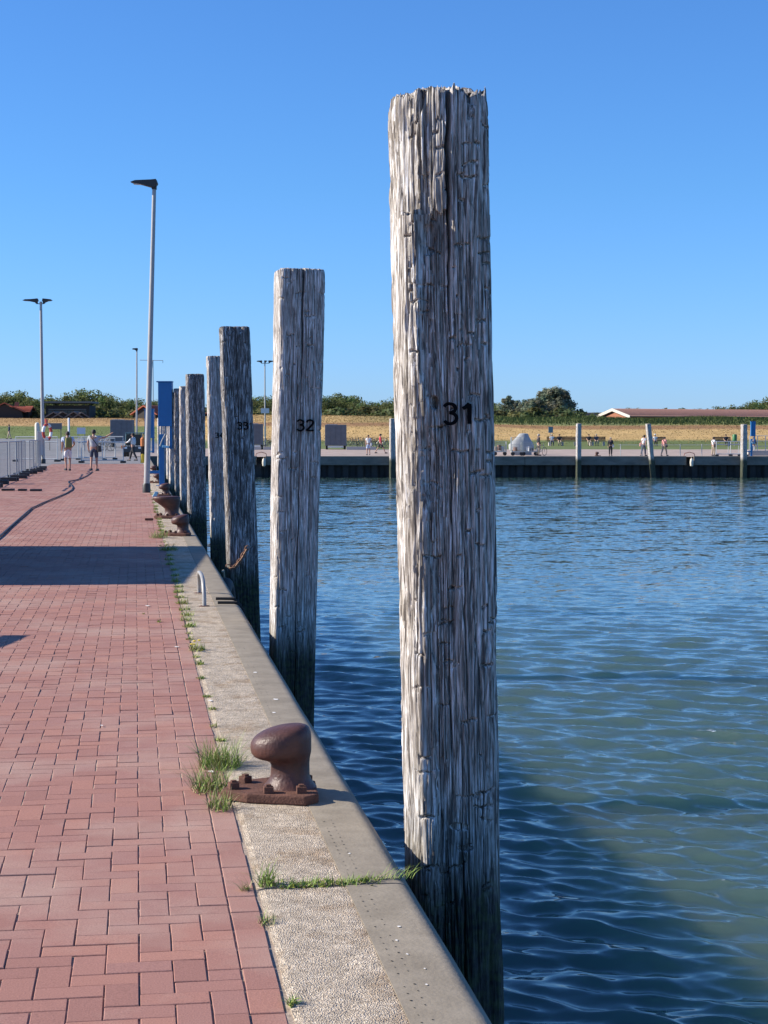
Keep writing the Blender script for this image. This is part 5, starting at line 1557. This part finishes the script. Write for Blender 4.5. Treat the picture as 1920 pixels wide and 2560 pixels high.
# ================================================================== TREES
leaf_m = attr_mat('broad_leaf_foliage', noise=.35, nscale=.8, rough=.7)
_nt = leaf_m.node_tree; _tr = _nt.nodes.new('ShaderNodeBsdfTranslucent'); _mx = _nt.nodes.new('ShaderNodeMixShader'); _mx.inputs[0].default_value = .5
_pb = _nt.nodes['Principled BSDF']; _src = _pb.inputs['Base Color'].links[0].from_socket
_nt.links.new(_src, _tr.inputs[0]); _nt.links.new(_pb.outputs[0], _mx.inputs[1]); _nt.links.new(_tr.outputs[0], _mx.inputs[2])
_nt.links.new(_mx.outputs[0], _nt.nodes['Material Output'].inputs[0])
bark_m = mat('tree_bark', (.12, .095, .07), .9, bump=.5, bscale=10)
def crown(kind, seed):
    rg = np.random.RandomState(seed)
    ncl = {'round': 46, 'cone': 85, 'bush': 30}[kind]
    cen = []; 
    for _ in range(ncl):
        v = rg.normal(0, 1, 3); v /= np.linalg.norm(v); rr_ = rg.rand() ** .45
        x, y, z = v * rr_
        if kind == 'round': c = np.array([x * 2.9, y * 2.6, 4.6 + z * 2.7]); cr_ = rg.uniform(.7, 1.35)
        elif kind == 'cone':
            hz = rg.rand() ** 1.3; wd = 2.7 * (1 - hz) ** .55 + .2
            c = np.array([v[0] * wd, v[1] * wd, .6 + hz * 7.9]); cr_ = rg.uniform(.6, 1.15) * (1.2 - .6 * hz)
        else: c = np.array([x * 2.6, y * 1.8, 1.4 + z * 1.3]); cr_ = rg.uniform(.5, 1.0)
        cen.append((c, cr_))
    V = []; C = []
    per = 110
    g1 = {'round': np.array([.095, .130, .045]), 'cone': np.array([.18, .225, .15]), 'bush': np.array([.10, .125, .045])}[kind]
    for c, cr_ in cen:
        n = per
        d = rg.normal(0, 1, (n, 3)); d /= np.linalg.norm(d, axis=1)[:, None]
        p = c + d * cr_ * (rg.rand(n, 1) ** .35) * np.array([1, 1, 1.25 if kind == 'cone' else .85])
        a = rg.normal(0, 1, (n, 3)); a /= np.linalg.norm(a, axis=1)[:, None]
        nrm = d + .5 * a; b = np.cross(nrm, rg.normal(0, 1, (n, 3))); b /= np.linalg.norm(b, axis=1)[:, None]; e = np.cross(nrm, b); e /= np.linalg.norm(e, axis=1)[:, None]
        s = rg.uniform(.10, .22, (n, 1))
        V.append(np.stack([p - b * s, p - e * s * .6, p + b * s, p + e * s * .6], 1))
        tone_ = rg.uniform(.6, 1.45) * rg.uniform(.8, 1.2, (n, 1)); hue = np.array([rg.uniform(.9, 1.35), 1, 1])
        C.append(np.repeat(np.concatenate([g1 * tone_ * hue, np.ones((n, 1))], 1)[:, None], 4, 1))
    V = np.concatenate(V); C = np.concatenate(C)
    return V.reshape(-1, 3), C.reshape(-1, 4)
def tree_proto(kind, seed, label):
    t = thing('tree', label, 'tree', (0, 0, 0), 0, 'trees behind the dike')
    V, C = crown(kind, seed)
    np_mesh('crown', V, np.arange(len(V)).reshape(-1, 4), leaf_m, t, smooth=False, attrs={'col': ('FLOAT_COLOR', C)})
    rg = random.Random(seed); H = {'round': 5.5, 'cone': 8.0, 'bush': 1.8}[kind]
    mb = MB(); mb.tube([(0, 0, -.3), (.1, 0, H * .4), (0, .1, H)], [.22, .15, .04], 8)
    for k in range(7):
        z = H * rg.uniform(.25, .8); a = rg.uniform(0, 6.28); l = rg.uniform(.8, 2.0) * (1 if kind != 'cone' else .7)
        mb.tube([(0, 0, z), (l * .5 * math.cos(a), l * .5 * math.sin(a), z + l * .35), (l * math.cos(a), l * math.sin(a), z + l * .8)], [.08, .05, .02], 6)
    mb.build('trunk', bark_m, t, smooth=True)
    return t
KIN = {'round': 7.6, 'cone': 9.4, 'bush': 2.9}
TP = {}
rt_ = random.Random(12)
def place_tree(kind, var, px, D, top_py, label, wide=1.0):
    zb = 1.0; H = zat(top_py, D) - zb; s = H / KIN[kind]
    loc = at(px, D, zb); key = (kind, var)
    sc_ = (s * wide, s * wide, s)
    if key not in TP:
        t = tree_proto(kind, hash_seed(kind, var), label); TP[key] = t; t.location = loc; t.scale = sc_; t.rotation_euler = (0, 0, rt_.uniform(0, 6.28))
    else: dup(TP[key], loc, rt_.uniform(0, 6.28), label, sc_)
def hash_seed(k, v): return {'round': 100, 'cone': 200, 'bush': 300}[k] + v
L_left = 'dark green tree in the left wood behind the dike'
L_mid = 'dark green tree in the middle wood behind the dike'
sky_left = [(-40, 985), (0, 985), (22, 976), (40, 976), (58, 984), (80, 990), (98, 1000), (118, 986), (140, 992), (158, 992), (175, 980), (200, 972), (222, 974), (240, 974), (256, 990), (272, 990), (292, 992), (312, 994), (332, 998), (352, 996), (372, 998), (392, 998), (414, 1000), (445, 1006), (470, 1002), (500, 1000)]
for k, (px, y) in enumerate(sky_left):
    place_tree('round', k % 3, px, 300 + (k * 37 % 23), y + rt_.uniform(-2, 2), 'tall rounded tree forming the highest crown left of the nearest lamp post' if px == 200 else L_left, rt_.uniform(.9, 1.3))
    if k % 2: place_tree('bush', k % 2, px + rt_.uniform(-8, 8), 275 + rt_.uniform(0, 8), 1022 + rt_.uniform(-6, 6), 'low bush at the edge of the left wood', 1.3)
sky_mid = [(530, 1010), (560, 1000), (590, 992), (612, 990), (634, 988), (656, 990), (680, 990), (700, 992), (740, 995), (775, 990), (800, 990), (815, 990), (836, 982), (856, 980), (874, 990), (892, 988), (910, 998), (930, 1004), (950, 1000), (972, 1000), (990, 992), (1010, 1000), (1040, 1002), (1070, 1000), (1120, 1000), (1170, 1000), (1210, 1004), (1228, 1006), (1246, 1004)]
for k, (px, y) in enumerate(sky_mid):
    place_tree('round', (k + 1) % 3, px, 285 + (k * 29 % 21), y + rt_.uniform(-2, 2), L_mid, rt_.uniform(.9, 1.3))
    if k % 2 == 0: place_tree('bush', k % 2, px + rt_.uniform(-8, 8), 262 + rt_.uniform(0, 6), 1024 + rt_.uniform(-8, 6), 'low bush at the edge of the middle wood', 1.4)
# grey-green group right of pile 31
for (px, D, y, w, lb) in ((1268, 262, 984, .85, 'slim grey-green tree just right of pile 31'), (1290, 268, 996, .8, 'dark tree between the two grey-green trees'), (1312, 258, 994, .9, 'low grey-green tree left of the tallest one'),
        (1338, 256, 990, 1.0, 'grey-green tree at the left foot of the tallest crown'), (1362, 262, 966, .95, 'left summit of the tallest grey-green tree group'), (1384, 258, 962, 1.05, 'tallest grey-green tree behind the dike right of pile 31'),
        (1404, 263, 968, .95, 'dark right summit of the tallest tree group'), (1420, 259, 996, .8, 'low dark tree at the right foot of the tallest group'), (1438, 262, 1024, .7, 'small last tree right of the tallest group')):
    place_tree('cone' if y < 1010 else 'bush', (px // 7) % 3, px, D, y, lb, w * 1.4)
for px in range(1236, 1440, 22): place_tree('bush', px % 2, px, 250 + rt_.uniform(0, 4), 1028 + rt_.uniform(-6, 6), 'low bush below the grey-green trees', 1.3)
for k, (px, y) in enumerate(((1455, 1034), (1480, 1036), (1500, 1036), (1520, 1030), (1575, 1018), (1590, 1016), (1745, 1021), (1783, 1014), (1796, 1012), (1815, 1020), (1834, 1010), (1862, 1006), (1876, 1004), (1893, 998), (1912, 994), (1935, 990), (1690, 1026), (1716, 1024))):
    place_tree('round' if y < 1022 else 'bush', k % 3, px, 330 + k % 5 * 6, y, 'small far tree showing above the long red roof' if px > 1560 else 'low far tree on the skyline left of the red-roofed house', 1.0 if y < 1022 else 1.5)

# ================================================================== HOUSES
RT_RED = mat('red_roof_tile', (.58, .31, .22), .85, spec=.1, c2=(.47, .25, .18), vscale=3, bump=.6, bscale=12); WALLR = mat('red_brick_wall', (.36, .15, .09), .9, var=.15, vscale=4)
WHT = white; DKW = mat('dark_brown_cladding', (.035, .028, .025), .8); ORR = mat('orange_roof_tile', (.42, .11, .06), .8, var=.2, vscale=4); GRR = mat('grey_roof', (.16, .14, .13), .8, var=.2, vscale=3)
def gable_house(label, p, rz, Lx, Wy, hw, hr, roofm, wallm_, bargeboard=True, name='house', windows=3, chim=0):
    """ridge along local +X starting at 0"""
    t = thing(name, label, 'house', p, rz, 'houses behind the dike')
    mb = MB(); poly = [(-Wy / 2, 0), (Wy / 2, 0), (Wy / 2, hw), (0, hr - .12), (-Wy / 2, hw)]
    mb.prism_x(poly, 0, Lx); mb.build('wall', wallm_, t)
    ov = .45
    for s in (-1, 1):
        n = Vector((0, s * (hr - hw), Wy / 2)).normalized() * .14
        e = (s * (Wy / 2 + ov), hw - ov * (hr - hw) / (Wy / 2))
        mb = MB(); mb.prism_x([(0, hr), (e[0], e[1]), (e[0] + n.y, e[1] + n.z), (0 + 0, hr + .18)], -.3, Lx + .3); r_ = mb.build('roof', roofm, t)
        # tile courses
        m2 = MB()
        for k in range(1, 12):
            f = k / 12; m2.box((Lx / 2, e[0] * f + n.y * 1.05, (hr * (1 - f) + e[1] * f) + n.z * 1.05 + .02), (Lx + .6, .06, .05))
        m2.build('tile_courses', roofm, r_)
        if bargeboard:
            mb = MB(); mb.prism_x([(0, hr + .22), (0, hr - .22), (e[0] * 1.02, e[1] - .25), (e[0] * 1.02, e[1] + .18)], -.38, -.30); mb.build('bargeboard', mat('cream_board', (.60, .57, .50), .7), t)
    for k in range(windows):
        x = Lx * (k + .5) / windows
        mb = MB(); mb.box((x, -Wy / 2 - .03, hw * .55), (1.2, .08, 1.0)); f_ = mb.build('window', WHT, t)
        mb = MB(); mb.box((x, -Wy / 2 - .08, hw * .55), (1.0, .03, .8)); mb.build('pane', GL, f_)
    for k in range(chim):
        mb = MB(); mb.box((Lx * (.3 + .4 * k), 0, hr + .3), (.6, .5, 1.0)); mb.build('chimney', WALLR, t)
    return t
D0 = 258; p = at(1534, D0, 1.0)
zr = zat(1024.5, D0) - 1.0; ze = zat(1046.5, D0) - 1.0
gable_house('long low house with brown-red tiled roof and white-edged brick gable', p, -YAW + R(27), 46, 8.2, ze + .35, zr, RT_RED, WALLR)
for px, w in ((1560, .5), (1610, .4)): pass
p = at(13, 262, 1.0); gable_house('red-roofed gabled house at the left picture edge', p, -YAW + R(100), 9, 5.2, zat(1028, 262) - 1.0, zat(1009, 262) - 1.0, ORR, DKW, bargeboard=False, chim=0)
p = at(28, 272, 1.0); gable_house('long low house with red-edged dark roof right of the left gable', p, -YAW + R(3), 3.3, 6, zat(1030, 272) - 1.0, zat(1018, 272) - 1.0, ORR, DKW, bargeboard=False, windows=1, chim=1)
p = at(362, 262, 1.0); gable_house('small orange-roofed house seen beside the nearest lamp post', p, -YAW + R(60), 5, 4.2, zat(1034, 262) - 1.0, zat(1016, 262) - 1.0, ORR, DKW, bargeboard=False, windows=1)
p = at(518, 262, 1.0); gable_house('small orange-roofed house between piles 35 and 34', p, -YAW + R(80), 6, 3.4, zat(1046, 262) - 1.0, zat(1034, 262) - 1.0, ORR, DKW, bargeboard=False, windows=1)
p = at(1452, 300, 1.0); gable_house('dark low roof on the skyline left of the long red house', p, -YAW, 8, 6, zat(1040, 300) - 1.0, zat(1034, 300) - 1.0, GRR, DKW, bargeboard=False, windows=1)
for k, (px, y, w) in enumerate(((136, 1032, 2.4), (158, 1031, 2.6), (186, 1031, 2.4), (205, 1033, 2.0))):
    p = at(px, 256, 1.0); gable_house(['leftmost', 'second', 'third', 'rightmost'][k] + ' of four small grey-brown gables before the flat dark building', p, -YAW + R(90 + 12 * (k % 2)), 4, w, zat(1044, 256) - 1.0, zat(y, 256) - 1.0, GRR, DKW, bargeboard=False, windows=0)
c = at(170, 268, 1.0); t = thing('flat_roofed_building', 'long dark flat-roofed building with a window band at the left', 'building', c, -YAW)
wl_ = (229 - 111) / F_PX * 268; H = zat(1004, 268) - 1.0
mb = MB(); mb.box((0, 3, H / 2 - .3), (wl_ - .6, 6, H - .6)); mb.build('wall', DKW, t)
mb = MB(); mb.box((0, 2.6, H - .12), (wl_ + .4, 7.2, .28)); mb.build('roof', mat('grey_fascia', (.16, .15, .14), .7), t)
mb = MB(); mb.box((0, -.1, H - 1.25), (wl_ * .80, .2, .16)); mb.build('lintel', mat('grey_fascia'), t)
for k in range(6):
    x = -wl_ * .34 + k * wl_ * .68 / 5
    mb = MB(); mb.box((x, -.03, H - 1.9), (wl_ * .12, .08, .95)); f_ = mb.build('window', mat('grey_fascia'), t)
    mb = MB(); mb.box((x, -.08, H - 1.9), (wl_ * .105, .03, .8)); mb.build('pane', GL, f_)

# low shelter and info board behind the walkers
c = at(139, 150, gz(139, 150)); t = thing('low_shelter', 'low dark grey shelter frame behind the lifebuoy lamp post', 'shelter', c, -YAW)
zt = zat(1057, 150) - c.z
for x in (-.5, .5):
    mb = MB(); mb.tube([(x, 0, 0), (x, 0, zt)], .04, 6); mb.build('post', mat('grey_fascia'), t)
mb = MB(); mb.box((0, 0, zt - .3), (1.1, .6, .55)); mb.build('cabinet', mat('grey_fascia'), t, bevel=.03)
c = at(204, 150, gz(204, 150)); t = thing('info_board', 'pale blank board on two legs left of the pointing man', 'sign', c, -YAW)
zt = zat(1069, 150) - c.z
for x in (-.3, .3):
    mb = MB(); mb.tube([(x, 0, 0), (x, 0, zt)], .03, 6); mb.build('leg', galv, t)
mb = MB(); mb.box((0, -.04, zt - .28), (.74, .04, .56)); mb.build('panel', mat('white_sign'), t)

# every look-alike gets its place in its row
ORD = 'first second third fourth fifth sixth seventh eighth ninth tenth eleventh twelfth thirteenth fourteenth fifteenth sixteenth seventeenth eighteenth nineteenth'.split()
TENS = {20: ('twentieth', 'twenty'), 30: ('thirtieth', 'thirty'), 40: ('fortieth', 'forty'), 50: ('fiftieth', 'fifty')}
def ordinal(n):
    if n < 20: return ORD[n - 1]
    return TENS[n // 10 * 10][0] if n % 10 == 0 else TENS[n // 10 * 10][1] + '-' + ORD[n % 10 - 1]
bpy.context.view_layer.update()
same = {}
for o in COL.objects:
    if o.parent is None and 'category' in o and 'label' in o: same.setdefault(o['label'], []).append(o)
for lb, os_ in same.items():
    if len(os_) < 2: continue
    def key(o):
        p = o.location; f = p.x * fx + p.y * fy
        return f if o['category'] in ('weed', 'fence panel', 'mooring pile') else (p.x * RT.x + p.y * RT.y) / f
    os_.sort(key=key)
    word = ' counting away from the camera' if os_[0]['category'] in ('weed', 'fence panel', 'mooring pile') else ' from the left'
    for k, o in enumerate(os_): o['label'] = lb + ', ' + ordinal(k + 1) + word

# bake skin figures so that they are plain meshes
dg = bpy.context.evaluated_depsgraph_get()
for o in BAKE:
    me = bpy.data.meshes.new_from_object(o.evaluated_get(dg))
    o.modifiers.clear(); o.data = me
    me.polygons.foreach_set('use_smooth', [True] * len(me.polygons))
